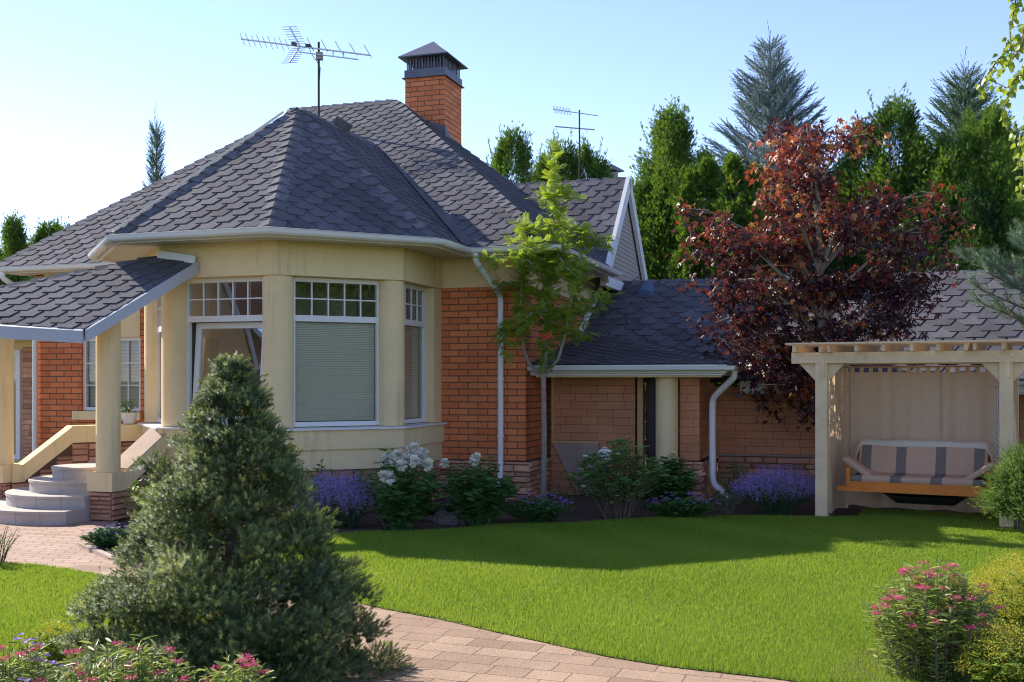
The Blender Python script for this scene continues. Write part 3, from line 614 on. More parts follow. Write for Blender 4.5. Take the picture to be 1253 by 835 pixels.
# chimney
def HR(a, bb): return ridgeR + E1 * a + E2 * bb
cx0, cx1, cb0, cb1 = -.02, .76, .42, 1.30
ch = MB(); q4 = [HR(cx0, cb0), HR(cx1, cb0), HR(cx1, cb1), HR(cx0, cb1)]; z0, z1 = -1.4, .50
ch.hexa([p + UP * z0 for p in q4], [p + UP * z1 for p in q4]); chim = ch.build('chimney', M['brick'], house)
mid = HR((cx0 + cx1) / 2, (cb0 + cb1) / 2)
def ring(e, z): return [HR(cx0 - e, cb0 - e) + UP * z, HR(cx1 + e, cb0 - e) + UP * z, HR(cx1 + e, cb1 + e) + UP * z, HR(cx0 - e, cb1 + e) + UP * z]
b = MB(); b.hexa(ring(.05, .502), ring(.05, .515)); b.hexa(ring(.012, .517), ring(.012, .66))
for rr in (ring(-.03, 0),):
    for p, q in zip(rr, rr[1:] + rr[:1]):
        for i in range(6): c = p + (q - p) * (i / 6); b.tube([c + UP * .66, c + UP * .90], .012, 6); b.box(c + (q - p) / 12 + UP * .78, (q - p).normalized(), UP.cross(q - p).normalized(), UP, .03, .012, .24)
r0, r1 = ring(.10, .88), ring(-.16, 1.10); b.hexa(r0, [v + UP * .02 for v in r0])
for i in range(4): b.poly([r0[i] + UP * .021, r0[(i + 1) % 4] + UP * .021, r1[(i + 1) % 4], r1[i]])
for i in range(4): b.poly([r1[i], r1[(i + 1) % 4], mid + UP * 1.30])
b.hexa(ring(-.22, .52), ring(-.22, .86)); b.build('chimney_cowl', M['metal'], chim)
b = MB()
def roofz(a, bb): return -max(max(a, 0) * TP, abs(bb) * TP if abs(bb) > a else 0, 0) if True else 0
f0, f1 = HR(cx0 - .10, cb0 - .012), HR(cx1 + .02, cb0 - .012)
zs = lambda a, bb: -TP * max(a, bb, 0) + .02
b.poly([f0 + UP * zs(cx0 - .1, cb0), f1 + UP * zs(cx1, cb0), f1 + UP * (zs(cx1, cb0) + .17), f0 + UP * (zs(cx0 - .1, cb0) + .17)])
g0, g1 = HR(cx1 + .014, cb0 - .02), HR(cx1 + .014, cb1)
b.poly([g0 + UP * zs(cx1, cb0), g1 + UP * zs(cx1, cb1), g1 + UP * (zs(cx1, cb1) + .17), g0 + UP * (zs(cx1, cb0) + .17)])
s0, s1 = HR(cx0 - .1, cb0 - .3), HR(cx1 + .25, cb0 - .35)
b.build('flashing', M['metal'], chim)
# ------------------------------------------------------------------ porch: canopy, columns, parapets, steps
P1 = P(103, 404, 12.15); P2 = P(240, 321, 13.42); P3 = P(195, 314, 13.62)
pn = (P2 - P1).cross(P3 - P1).normalized(); pn = pn if pn.z > 0 else -pn
def on_plane(u, v):
    d = P(u, v, 1.0) - Vector((0, 0, EYE)); o = Vector((0, 0, EYE)); return o + d * ((P1 - o).dot(pn) / d.dot(pn))
P4, P5 = on_plane(-70, 393.5), on_plane(-70, 366)
b = MB(); shingles(b, [P1, P2, P3, P5, P4], w=.30, h=.145); can = b.build('porch_roof', M['shingle'], house)
b = MB(); n2 = Vector((-.75, .35, .6)).normalized(); caps(b, P5, P3, pn, n2, w=.10, L=.30); b.build('ridge_cap', M['cap'], can)
b = MB()
def board(a, c, hgt=.13, th=.03, off=.012):
    d = (c - a).normalized(); o = pn.cross(d).normalized(); o = -o if o.dot((P1 + P2 + P3 + P4) / 4 - a) > 0 else o
    q = [a + o * off, c + o * off, c + o * (off + th), a + o * (off + th)]
    b.hexa([p - UP * hgt for p in q], [p + UP * .012 for p in q])
board(P1, P2); board(P4, P1); b.build('bargeboard', M['fascia'], can)
b = MB(); b.beam(P3 + pn * .03 + Vector((0, -.02, 0)), P2 + pn * .03 + Vector((0, -.02, 0)), .03, .10); b.build('flashing', M['white'], can)
b = MB(); dn = UP * .09; b.hexa([p - UP * .12 for p in (P1 + Vector((.03, .05, 0)), P2, P3, P5, P4 + Vector((0, .05, 0)))], [p - UP * .085 for p in (P1 + Vector((.03, .05, 0)), P2, P3, P5, P4 + Vector((0, .05, 0)))]); b.build('porch_ceiling', M['soffit'], can)
CR = P(132.5, 580, 12.98); CR.z = 0; CL = P(2.5, 570, 14.1); CL.z = 0
def pedestal(c, w=.36, wd=.40):
    b = MB(); b.box(c + UP * (.35 + .115) + E2 * .02, E1, E2, UP, w, wd, .23); p = b.build('pedestal', M['stucco'], house)
    b = MB(); b.box(c + UP * .17 + E2 * .02, E1, E2, UP, w - .06, wd - .06, .357); k = b.build('pedestal_core', M['stonegap'], p)
    b = MB(); w2, d2 = w / 2 - .03, wd / 2 - .03; cc = c + E2 * .02; r = [cc - E1 * w2 + E2 * d2, cc - E1 * w2 - E2 * d2, cc + E1 * w2 - E2 * d2, cc + E1 * w2 + E2 * d2]
    stonework(b, r, 0, .345, .03, .05, .085); b.build('stone_course', M['stone'], p)
pedestal(CR + E2 * .02); pedestal(CL)
def canopy_z(c): return P1.z - ((c.x - P1.x) * pn.x + (c.y - P1.y) * pn.y) / pn.z
for c in (CR, CL):
    b = MB(); b.lathe(c, [(.143, ZP + .011), (.143, min(2.46, canopy_z(c) - .10))], 36); b.build('porch_column', M['stucco'], house, smooth=True)
def parapet(pts, w, name='parapet', coping=False):
    """a low wall: list of (plan point, top z); stucco coping band over stone"""
    b = MB(); s = MB(); core = MB(); sides = []; cops = []
    for (p, zp), (q, zq) in zip(pts, pts[1:]):
        d = (q - p); d.z = 0; d.normalize(); o = Vector((d.y, -d.x, 0)) * w / 2; t = .23
        n = [p + o, q + o, q - o, p - o]; zt = [zp, zq, zq, zp]
        b.hexa([v + UP * (z - t) for v, z in zip(n, zt)], [v + UP * z for v, z in zip(n, zt)], .5)
        if coping: cp = MB(); cp.hexa([v + UP * (z + .001) for v, z in zip(n, zt)], [v + UP * (z + .014) for v, z in zip(n, zt)], .5); cops.append(cp)
        o *= .8; n = [p + o, q + o, q - o, p - o]
        core.hexa([v - UP * .1 for v in n], [v + UP * (z - t - .002) for v, z in zip(n, zt)], .5)
        for a, e, za, ze in ((n[0], n[1], zp, zq), (n[2], n[3], zq, zp)):
            L = (e - a).length; m = max(1, round(L / .22))
            for i in range(m):
                f0, f1 = i / m, (i + 1) / m; zt_ = min(za + (ze - za) * f0, za + (ze - za) * f1) - t - .012
                stonework(s, [a + (e - a) * f0, a + (e - a) * f1], 0, zt_, .028, .06, .10) if zt_ > .1 else None
            sides.append(s); s = MB()
    w_ = b.build(name, M['stucco'], house); core.build('parapet_core', M['stonegap'], w_); [x_.build('stone_course', M['stone'], w_) for x_ in sides if x_.f]; [x_.build('coping', M['kerb'], w_) for x_ in cops]
flat = lambda u, v, Y: P(u, v, Y).to_2d().to_3d()
parapet([(CL + E1 * .10, ZP + .004), (flat(25, 0, 14.20), ZP + .004), (flat(86, 0, 14.62), 1.07), (flat(184, 0, 15.2), 1.07)], .26)
parapet([(CR + Vector((.06, .14, 0)), ZP + .03), (flat(196, 0, 13.72), ZL - .02), (flat(214, 0, 13.80), ZL - .02)], .36, coping=True)
sc = Vector((-5.50, 13.63, 0))
for i, r in enumerate((1.17, .905, .64, .375)):
    b = MB(); z = .15 * (i + 1); lim = CR - E1 * .155
    def outline(rr):
        pts = [(sc.x + rr * math.cos(t), sc.y + rr * math.sin(t)) for t in [R(4 * k_) for k_ in range(90)]]
        hp = lim + E2 * -9; hq = lim + E2 * 9; far = -E1 * 9
        return [Vector((x_, y_, 0)) for x_, y_ in clip2(pts, [tuple(hp.xy), tuple(hq.xy), tuple((hq + far).xy), tuple((hp + far).xy)])]
    for rr, za, zb in ((r - .016, z - .15 - (.05 if i == 0 else .004), z - .034), (r, z - .033, z)):
        o_ = outline(rr); b.hexa([v + UP * za for v in o_], [v + UP * zb for v in o_], .5)
        arc = [v for v in outline(rr + (.006 if rr < r else .004)) if (v - lim).dot(E1) < -.02]; i0_ = max(range(len(arc)), key=lambda q_: (arc[q_] - arc[q_ - 1]).length); arc = arc[i0_:] + arc[:i0_]
        step_ = max(2, int(.36 / max(.02, rr * R(4))))
        for a_ in range(0, len(arc) - 1, step_):
            seg = arc[a_:a_ + step_ + 1]
            if len(seg) < 2: continue
            sh = lambda v, e_: v + (seg[-1] - seg[0]).normalized() * e_
            seg = [sh(seg[0], .003)] + seg[1:-1] + [sh(seg[-1], -.003)]; inn = [sc.xy.to_3d() + (v - sc.xy.to_3d()) * .96 for v in seg]
            ring_ = seg + inn[::-1]; b.hexa([v + UP * (za + .002) for v in ring_], [v + UP * (zb - (.002 if rr < r else -.001)) for v in ring_])
    b.build('step', M['concrete'], house)
b = MB(); b.hexa([Vector(p) for p in ((-5.5, 13.5, -.1), (-4.7, 13.6, -.1), (-4.8, 14.9, -.1), (-5.9, 14.75, -.1))], [Vector(p) for p in ((-5.4, 13.6, .585), (-4.7, 13.6, .585), (-4.8, 14.9, .585), (-5.9, 14.75, .585))]); b.build('landing', M['concrete'], house)
# ------------------------------------------------------------------ annex
annex = thing('annex', 'low brick annex with grey hexagon shingle roof and a covered porch, right of the house', 'annex', H(6, 4, 0))
WZ, WT = 1.70, 0.59; wb0 = 1.78; wb1 = 4.78; AX = 13.0
wz = lambda bb: WZ + WT * (bb - wb0)
Q0, Q1, Q2, Q3 = H(1.26, wb0, WZ), H(AX, wb0, WZ), H(AX, wb1, wz(wb1)), H(1.26, wb1, wz(wb1))
b = MB(); shingles(b, [Q0, Q1, Q2, Q3], w=.43, h=.20, t=.024); Q4, Q5 = H(AX, 2 * wb1 - wb0, WZ), H(1.7, 2 * wb1 - wb0, WZ); b.poly([Q2, Q4, Q5, Q3]); arf = b.build('roof', M['shingle'], annex)
b = MB(); caps(b, Q3, Q2, nrm(Q0, Q1, Q2), nrm(Q2, Q4, Q5), L=.32, w=.16); b.build('ridge_cap', M['cap'], arf)
va = H(2.10, 4.36, wz(4.36)); nw = nrm(Q0, Q1, Q2); aw = E1; bw = nw.cross(aw)
b = MB(); b.sweep([va - bw * .16, va + bw * .16], [(-.14, .0), (-.10, .10), (-.05, .13), (.05, .13), (.10, .10), (.14, .0)]); b.build('roof_vent', M['vent'], arf)
# porch roof of the annex
PL, PR, PT, PLw = H(1.26, .2, 1.92), H(3.98, .2, 1.92), H(1.50, 3.06, 2.47), H(1.26, 3.06, 2.47)
PV = H(3.72, 2.30, 2.03)
b = MB(); shingles(b, [H(1.12, .2, 1.92), PR, PT, PLw, H(1.26, 1, 2.07)], h=.13) ; shingles(b, [PR, PV, PT], h=.13); por = b.build('porch_roof', M['shingle'], annex)
b = MB(); caps(b, PR, PT, nrm(PL, PR, PT), nrm(PR, PV, PT), w=.12); b.build('ridge_cap', M['cap'], por)
pe = [H(1.10, .2, 0), H(3.98, .2, 0), H(3.98, 1.80, 0)]
b = MB(); b.sweep(pe, [(-.03, 1.79), (0, 1.79), (0, 1.905), (-.03, 1.905)]); b.sweep(pe, [(-.55, 1.762), (-.032, 1.762), (-.032, 1.785), (-.55, 1.785)]); b.build('porch_fascia', M['white'], annex)
gutter(annex, [p + UP * 1.875 for p in pe], .058)
b = MB(); b.sweep([H(1.3, .3, 0), H(3.9, .3, 0)], [(-.16, 1.735), (0, 1.735), (0, 1.761), (-.16, 1.761)]); b.build('lintel', M['stucco'], annex)
b = MB(); b.hexa([H(1.24, .25, 1.80), H(3.9, .25, 1.80), H(3.9, 2.3, 1.80), H(1.24, 2.3, 1.80)], [H(1.24, .25, 1.83), H(3.9, .25, 1.83), H(3.9, 2.3, 1.83), H(1.24, 2.3, 1.83)]); b.build('porch_ceiling', M['soffit'], annex)
gutter(annex, [H(4.05, wb0 - .03, WZ - .03), H(AX, wb0 - .03, WZ - .03)], .06)
b = MB(); b.sweep([H(4.0, wb0, 0), H(AX, wb0, 0)], [(-.03, 1.53), (0, 1.53), (0, 1.685), (-.03, 1.685)]); b.sweep([H(4.0, wb0, 0), H(AX, wb0, 0)], [(-.5, 1.50), (-.032, 1.50), (-.032, 1.528), (-.5, 1.528)]); b.build('fascia', M['white'], annex)
# walls
b = MB(); wallseg(b, H(1.31, 1.03, 0), H(2.58, 1.03, 0), 0, 2.0, .2); b.build('porch_wall', M['annexbrick'], annex)
b = MB(); wallseg(b, H(2.62, 1.0, 0), H(2.70, 1.0, 0), 0, 1.9, .16); b.build('door_frame', M['trim'], annex)
b = MB(); wallseg(b, H(2.70, 1.25, 0), H(3.02, 1.25, 0), 0, 1.95, .05)
for i in range(5): wallseg(b, H(2.71 + .062 * i, 1.24, 0), H(2.762 + .062 * i, 1.24, 0), .05, 1.93, .02)
wallseg(b, H(3.03, 1.20, 0), H(3.10, 1.20, 0), 0, 1.95, .08); dd = b.build('door', M['doorwood'], annex)
b = MB(); hc = H(3.065, 1.15, .92); b.box(hc, E1, E2, UP, .03, .03, .16); b.tube([hc + UP * .04, hc + UP * .04 - E2 * .06, hc + UP * .04 - E2 * .06 - E1 * .1], .012, 8); b.build('handle', M['black'], dd)
b = MB(); b.lathe(H(3.12, .58, 0), [(.155, -.1), (.155, 1.735)], 36); b.build('porch_column', M['stucco'], annex, smooth=True)
b = MB(); wallseg(b, H(3.28, .72, 0), H(3.55, .72, 0), ZP, 1.76, .3); wallseg(b, H(3.551, .722, 0), H(3.551, 2.35, 0), ZP, 1.76, .2); wallseg(b, H(3.12, .98, 0), H(3.30, .98, 0), 0, 1.76, .25); pier = b.build('pier', M['annexbrick'], annex)
b = MB(); wallseg(b, H(3.25, .69, 0), H(3.60, .69, 0), -.1, ZP - .005, .3); wallseg(b, H(3.60, .70, 0), H(3.60, 2.3, 0), -.1, ZP - .005, .2); wallseg(b, H(3.62, 2.22, 0), H(AX, 2.22, 0), -.1, ZP - .005, .2); ap = b.build('plinth', M['stonegap'], annex)
b = MB(); stonework(b, [H(3.25, .69, 0), H(3.60, .69, 0), H(3.60, 2.22, 0)], 0, ZP - .01, .03, .06, .1); b.build('stone_course', M['stone'], ap); b = MB(); stonework(b, [H(3.62, 2.22, 0), H(6.4, 2.22, 0)], 0, ZP - .03, .03, .07, .11); b.build('stone_course', M['stone'], ap)
b = MB(); wallseg(b, H(3.55, 2.28, 0), H(6.2, 2.28, 0), ZP, 1.6, .2); wallseg(b, H(7.3, 2.28, 0), H(AX, 2.28, 0), ZP, 1.6, .2); b.build('wall', M['annexbrick'], annex)
b = MB(); wallseg(b, H(6.2, 2.36, 0), H(7.3, 2.36, 0), 0, 1.6, .06)
for i in range(8): wallseg(b, H(6.21 + .136 * i, 2.34, 0), H(6.335 + .136 * i, 2.34, 0), .1, 1.58, .015)
b.build('gate_door', M['black'], annex)
b = MB(); wallseg(b, H(3.6, 2.2, 0), H(6.2, 2.2, 0), ZP - .02, ZP + .005, .07); b.build('plinth_ledge', M['plank'], annex)
# tan trim and the slanted brown boards beside the porch wall
b = MB(); wallseg(b, H(1.335, 1.0, 0), H(1.375, 1.0, 0), .80, 1.76, .05); wallseg(b, H(1.335, .99, 0), H(2.05, .99, 0), .765, .80, .08); b.build('wall_trim', M['trim'], annex)
b = MB(); n = 9
for i in range(n):
    a0 = 1.38 + .68 * i / n; a1 = a0 + .68 / n - .055; 
    f_ = lambda a_: max(.04, .752 - max(0, a_ - 1.37) / .34 * .70)
    e0, e1_ = a0 - .01, a1 + .045; q0, q1 = H(e0, .975, f_(e0)), H(e1_, .975, f_(e1_)); t0, t1 = H(e0, .975, .762), H(e1_, .975, .762)
    b.hexa([q0, q1, q1 + E2 * .025, q0 + E2 * .025], [t0, t1, t1 + E2 * .025, t0 + E2 * .025])
b.build('slanted_boarding', M['plank'], annex)
dpa = downpipe(annex, [H(4.06, .45, 1.82), H(4.06, .45, 1.74), H(3.72, .82, 1.44), H(3.72, .82, .26), H(3.98, .62, .08)], .046)
# white rake flashing between the side wall and the annex roof
b = MB(); r0, r1 = H(1.275, wb0 - .1, WZ - .02), H(1.275, wb1, wz(wb1) + .05); b.beam(r0 + UP * .07, r1 + UP * .07, .03, .15); b.build('rake_flashing', M['white'], annex)
cb = MB(); cb.tube([H(1.9, 5.0, 3.62), H(1.7, 4.6, 3.40), H(1.75, 4.2, 3.13), H(1.9, 3.6, 2.80), H(2.0, 3.3, 2.62)], .008, 5)
tag(cb.build('cable', M['black']), 'thin dark cable hanging down the annex roof beside the gable', 'cable')
# ------------------------------------------------------------------ neighbour chimney far behind
nb = thing('neighbour_chimney', 'small grey cowled chimney of another house behind the thujas', 'chimney', P(747, 300, 34))
b = MB(); c = P(747, 208, 34); b.aabox(c + Vector((-.22, -.2, -6)), c + Vector((.22, .2, -.10))); b.build('stack', M['siding'], nb)
b = MB(); b.lathe(c, [(.45, -.06), (.45, -.03), (.02, .20)], 4); b.build('cowl', M['metal'], nb)
for dx in (-.18, .18):
    b = MB(); b.aabox(c + Vector((dx - .03, -.18, -.10)), c + Vector((dx + .03, .18, -.05))); b.build('cowl_support', M['metal'], nb)
# ------------------------------------------------------------------ aerials
def aerial(u, v_base, v_top, Y, label, u0, v0, u1, v1, dz, n_dir, full=True):
    base = P(u, v_base, Y); top = P(u, v_top, Y)
    a = thing('tv_aerial', label, 'aerial', base, None)
    b = MB(); b.tube([base - UP * .5, top + UP * .12], .022, 10); b.build('mast', M['black'], a, smooth=True)
    L = P(u0, v0, Y + dz); Rr = P(u1, v1, Y - dz)
    b = MB(); b.tube([L, Rr], .013, 6); boom = b.build('boom', M['alu'], a)
    el = (Rr - L).normalized().cross(UP).normalized(); el = (el * .55 + UP * .55).normalized()
    m = P(u - 25, (v0 + v1) / 2 - 1, Y)
    for i in range(n_dir):
        c = L.lerp(Rr, .01 + .40 * i / n_dir); h = .11 + .02 * (i % 2)
        b = MB(); b.tube([c - el * h, c + el * h], .006, 5); b.build('element', M['alu'], a)
    if full:
        for i in range(5):
            c = L.lerp(Rr, .56 + .44 * i / 4); h = .50; b = MB(); e2 = (Rr - L).normalized() * -.22 + Vector((0, -.8, .34)) * .75
            e2 = P(0, 0, Y) * 0 + (P(100, 100, Y) - P(111, 120, Y)) * 1.0 + Vector((0, .35, 0)); b.tube([c, c + e2], .008, 5); b.tube([c, c - Vector((0, -.5, 0)) * 0 - e2 * .25], .008, 5); b.build('element', M['black'], a)
        L2 = L.lerp(Rr, .46) - UP * .10; R2 = L.lerp(Rr, .91) - UP * .10
        b = MB(); b.tube([L2, R2], .011, 6)
        for f in (.72, .80): b.tube([L.lerp(Rr, f), L.lerp(Rr, f) - UP * .10], .010, 5)
        b.build('lower_boom', M['alu'], a)
        c = P(367, 57, Y)
        for (du, dv, nm) in ((-13, -24, 'reflector'), (-13, 20, 'reflector')):
            e = c + (P(367 + du, 57 + dv, Y) - c); b = MB(); b.tube([c, e], .014, 6)
            for i in range(8):
                q = c.lerp(e, (i + 1) / 8); y = Vector((.11, .12, .045)); b.tube([q - y, q + y], .005, 4)
            b.build(nm, M['alu'], a)
        b = MB(); c = P(391, 69, Y); b.box(c, (1, 0, 0), (0, 1, 0), UP, .115, .09, .13); b.build('junction_box', M['siding'], a)
        for uu, vv in ((360, 54), (377, 56)):
            b = MB(); b.box(P(uu, vv, Y), (1, 0, -.08), (0, 1, 0), UP, .09, .06, .045); b.build('clamp', M['black'], a)
        b = MB(); b.tube([P(378, 58, Y), P(381, 66, Y), P(388, 76, Y), P(392, 83, Y), P(391, 100, Y)], .006, 5); b.build('cable', M['black'], a)
    return a
aerial(390, 140, 60, 18.9, 'large aerial with long boom on a thin mast above the dark roof', 295, 48, 453, 68, .35, 9)
a2 = aerial(709, 200, 140, 30, 'small aerial rising over the thuja behind the gable wing', 677, 134, 732, 142, .2, 12, False)
b = MB(); b.tube([P(679, 155, 30.1), P(728, 159, 30.1)], .018, 6); b.build('lower_boom', M['alu'], a2)
# ------------------------------------------------------------------ pergola with swing bench
pg0 = Vector((3.84, 13.15, 0)); X1 = Vector((.883, -.469, 0)); X2 = Vector((.469, .883, 0))
def K(a, d, z): return pg0 + X1 * a + X2 * d + UP * z
perg = thing('pergola', 'pale pine pergola with slatted roof sheltering a swing bench', 'pergola', K(1, .6, 0))
PW, PD = 2.07, 1.25
for a in (0, PW):
    for d in (0, PD):
        b = MB(); b.box(K(a, d, .96), X1, X2, UP, .14, .14, 1.96); post = b.build('post', M['wood'], perg)
        if d == 0:
            for s in (-1, 1):
                bb = MB(); t = .05; q = [K(a + s * .071, -t / 2, 1.68), K(a + s * .27, -t / 2, 1.898), K(a + s * .071, -t / 2, 1.898)]; q2 = [v + X2 * t for v in q]
                bb.hexa([q[0], q[1], q[2]][::s], [q2[0], q2[1], q2[2]][::s]); bb.build('brace', M['wood'], perg)
            bb = MB(); bb.box(K(a + .02, -.078, 1.83), X1, X2, UP, .05, .015, .20); bb.build('cleat', M['wood'], perg)
for d in (0, PD):
    b = MB(); b.box(K(PW / 2, d - .02, 1.97), X1, X2, UP, PW + .72, .12, .135); bm = b.build('beam', M['wood'], perg)
    if d == 0:
        for a in (-.26, -.05, .06, PW - .08, PW + .06, PW + .2, .5, 1.2):
            bo = MB(); bo.box(K(a, -.084, 1.97 + random.uniform(-.03, .03)), X1, X2, UP, .018, .012, .018); bo.build('bolt', M['alu'], bm)
for i, a in enumerate((-.30, .02, .12, .44, .75, 1.07, 1.36, 1.66, 1.75, 2.05, 2.36)):
    b = MB(); b.box(K(a, PD / 2 - .03, 2.085), X1, X2, UP, .04, PD + .36, .09); b.build('rafter', M['wood'], perg)
for i in range(11):
    d = -.20 + i * .155; b = MB(); b.box(K(PW / 2, d, 2.143 + random.uniform(-.002, .002)), X1, X2, UP, PW + .80, .095, .022); b.build('slat', M['wood'], perg)
def curtain(p, q, z0, z1, amp, nf, label, tabs=True, taper=0.0, sag=0.0):
    p, q = Vector(p), Vector(q); x = (q - p); L = x.length; x.normalize(); o = Vector((x.y, -x.x, 0)); nx, nz = 120, 24
    V = []; rng = random.Random(hash(label) % 1000); ph = [rng.uniform(0, 6) for _ in range(6)]
    for j in range(nz + 1):
        f = j / nz; z = z1 + (z0 - z1) * f
        for i in range(nx + 1):
            s = i / nx; w = amp * (.45 + .55 * f) * (math.sin(s * nf * 6.28 + ph[0] + .6 * math.sin(f * 2 + ph[1])) + .6 * math.sin(s * nf * 2.3 * 6.28 + ph[2]) * (1 - .4 * f) + .5 * math.sin(s * 9 + f * 3 + ph[3]))
            seam = sum(math.exp(-((s - c) / .006) ** 2) for c in (.32, .60)) * amp * 1.2 if nf > 3 else 0
            V.append(p + x * (L * (s + (1 - s) * 0 - taper * s * math.sin(f * 3.14) * .3)) + o * (w + seam + sag * math.sin(f * 3.1)) + UP * (z + .012 * math.sin(s * 25 + ph[4]) * f))
    Fc = [(j * (nx + 1) + i, j * (nx + 1) + i + 1, (j + 1) * (nx + 1) + i + 1, (j + 1) * (nx + 1) + i) for j in range(nz) for i in range(nx)]
    o_ = np_obj('curtain', [(np.array([tuple(v) for v in V]), np.array(Fc), np.random.rand(len(V)) * .3)], M['canvas'], None, True)
    tag(o_, label, 'curtain', 'curtains of the pergola')
    if tabs:
        b = MB(); nt_ = max(3, int(L / .115))
        for i in range(nt_):
            c = p + x * L * (i + .5) / nt_; b.box(c + UP * (z1 + .035), x, o, UP, .05, .008, .085)
        b.build('tab', M['canvas'], o_); r = MB(); r.tube([p + UP * (z1 + .07), q + UP * (z1 + .07)], .012, 8); r.build('curtain_rail', M['trim'], o_)
    return o_
curtain(K(-.02, PD - .10, 0), K(PW + .02, PD - .10, 0),   .03, 1.80, .034, 5, 'wide beige canvas curtain closing the back of the pergola')
curtain(K(.02, .10, 0), K(.02, PD - .14, 0), .03, 1.80, .030, 3, 'narrow beige curtain gathered inside the left pergola post', True)
curtain(K(PW - .02, PD - .14, 0), K(PW - .02, .16, 0), .03, 1.80, .030, 3, 'narrow beige curtain gathered inside the right pergola post', True, 0, -.05)
# swing bench
SB = .55; s0, s1 = .26, PW - .20
sw = thing('swing_bench', 'orange wooden swing bench hanging on chains under the pergola', 'swing', K(1, SB, .3))
b = MB(); b.box(K((s0 + s1) / 2, SB - .30, .345), X1, X2, UP, s1 - s0 + .24, .05, .055); b.build('front_rail', M['orangewood'], sw)
b = MB(); b.box(K((s0 + s1) / 2, SB - .29, .405), X1, X2, UP, s1 - s0 - .01, .03, .07); b.build('seat_rail', M['orangewood'], sw)
for i in range(5):
    b = MB(); b.box(K((s0 + s1) / 2, SB - .20 + i * .11, .405), X1, X2, UP, s1 - s0, .09, .025); b.build('seat_slat', M['orangewood'], sw)
for i in range(4):
    b = MB(); b.box(K((s0 + s1) / 2, SB + .34 + i * .03, .54 + i * .09), X1, X2, UP, s1 - s0, .02, .08); b.build('back_slat', M['orangewood'], sw)
for a in (s0 - .0, s1 + .0):
    b = MB(); b.box(K(a, SB - .25, .475), X1, X2, UP, .05, .05, .22); b.build('arm_post', M['orangewood'], sw)
    b = MB(); b.box(K(a, SB + .02, .595), X1, X2, UP, .06, .58, .03); b.build('armrest', M['orangewood'], sw)
    for d in (-.29, .30):
        b = MB(); z = .35; o = K(a + (-.075 if a < 1 else .075), SB + d * .8, 0); k_ = 0
        while z < 1.90:
            ax = X1 if k_ % 2 else X2; n = 8; pts = [o + ax * (.012 * math.cos(t)) + UP * (z + .024 * math.sin(t)) for t in [6.283 * i / n for i in range(n)]]
            for i in range(n): b.tube([pts[i], pts[(i + 1) % n]], .0042, 4, False)
            z += .037; k_ += 1
        b.build('chain', M['alu'], sw)
def striped(name, label, c, x, y, z, dx, dy, dz, stripes, rnd=.03):
    """upholstered slab with grey stripes across its length"""
    t = thing(name, label, 'cushion', c); import bmesh
    cuts = sorted(set([0, 1] + [v for s in stripes for v in s]))
    for f0, f1 in zip(cuts, cuts[1:]):
        grey = any(s0_ <= f0 + 1e-6 and f1 <= s1_ + 1e-6 for s0_, s1_ in stripes); b = MB()
        prof = []
        for (cy, cz, a0) in ((dy / 2 - rnd, dz / 2 - rnd, 0), (-dy / 2 + rnd, dz / 2 - rnd, 90), (-dy / 2 + rnd, -dz / 2 + rnd, 180), (dy / 2 - rnd, -dz / 2 + rnd, 270)):
            prof += [(cy + rnd * math.cos(R(a0 + k_)), cz + rnd * math.sin(R(a0 + k_))) for k_ in (0, 30, 60, 90)]
        m = 6
        for i in range(m):
            fa, fb = f0 + (f1 - f0) * i / m, f0 + (f1 - f0) * (i + 1) / m
            pf = lambda f: [c + x * (dx * (f - .5)) + y * py * (1 + .02 * math.sin(f * 14)) + z * pz * (1 + .10 * math.sin(f * 9 + 1) - .9 * max(0, .02 - min(f, 1 - f)) / .02 * .3) for py, pz in prof]
            A, B_ = pf(fa), pf(fb)
            for j in range(len(prof)): b.poly([A[j], A[(j + 1) % len(prof)], B_[(j + 1) % len(prof)], B_[j]][::-1], .5)
            if i == 0 and f0 == 0: b.poly(A)
            if i == m - 1 and f1 == 1: b.poly(B_[::-1])
        b.build('grey_stripe' if grey else 'tan_panel', M['stripe'] if grey else M['cushion'], t, smooth=True)
    return t
mid = (s0 + s1) / 2; ST = [(0.0, .09), (.30, .385), (.60, .685), (.905, 1)]
striped('seat_cushion', 'tan and grey striped seat cushion lying on the swing bench', K(mid, SB - .02, .470), X1, X2, UP, s1 - s0 - .06, .54, .085, ST)
bz = (UP * .93 + X2 * .36).normalized(); by = X1.cross(bz)
striped('back_cushion', 'tan and grey striped back cushion leaning on the swing bench back', K(mid, SB + .24, .685), X1, bz, -by, s1 - s0 - .10, .40, .10, [(.02, .10), (.30, .38), (.61, .69), (.90, .98)])
# cover folded over the top of the back
nx, nc = 40, 14; V = []; 
for i in range(nx + 1):
    f = i / nx; a = s0 - .02 + (s1 - s0 + .04) * f; e = min(f, 1 - f); drop = .26 * max(0, 1 - e / .06) ** 2
    for j in range(nc + 1):
        g = j / nc; ang = R(-70 + 320 * g * .8); r = .066 + .003 * math.sin(f * 23) 
        V.append(K(a, SB + .35 - .10 * math.cos(ang) + .03 * drop, 0.868 + r * math.sin(ang) * 1.0 - drop * (.5 + .5 * math.cos(ang)) - .004 * math.sin(f * 3.14 * 3)))
Fc = [(i * (nc + 1) + j, (i + 1) * (nc + 1) + j, (i + 1) * (nc + 1) + j + 1, i * (nc + 1) + j + 1) for i in range(nx) for j in range(nc)]
tag(np_obj('folded_cover', [(np.array([tuple(v) for v in V]), np.array(Fc), np.ones(len(V)) * .5)], M['blanket'], None, True), 'beige cover folded along the top of the swing back', 'cover')
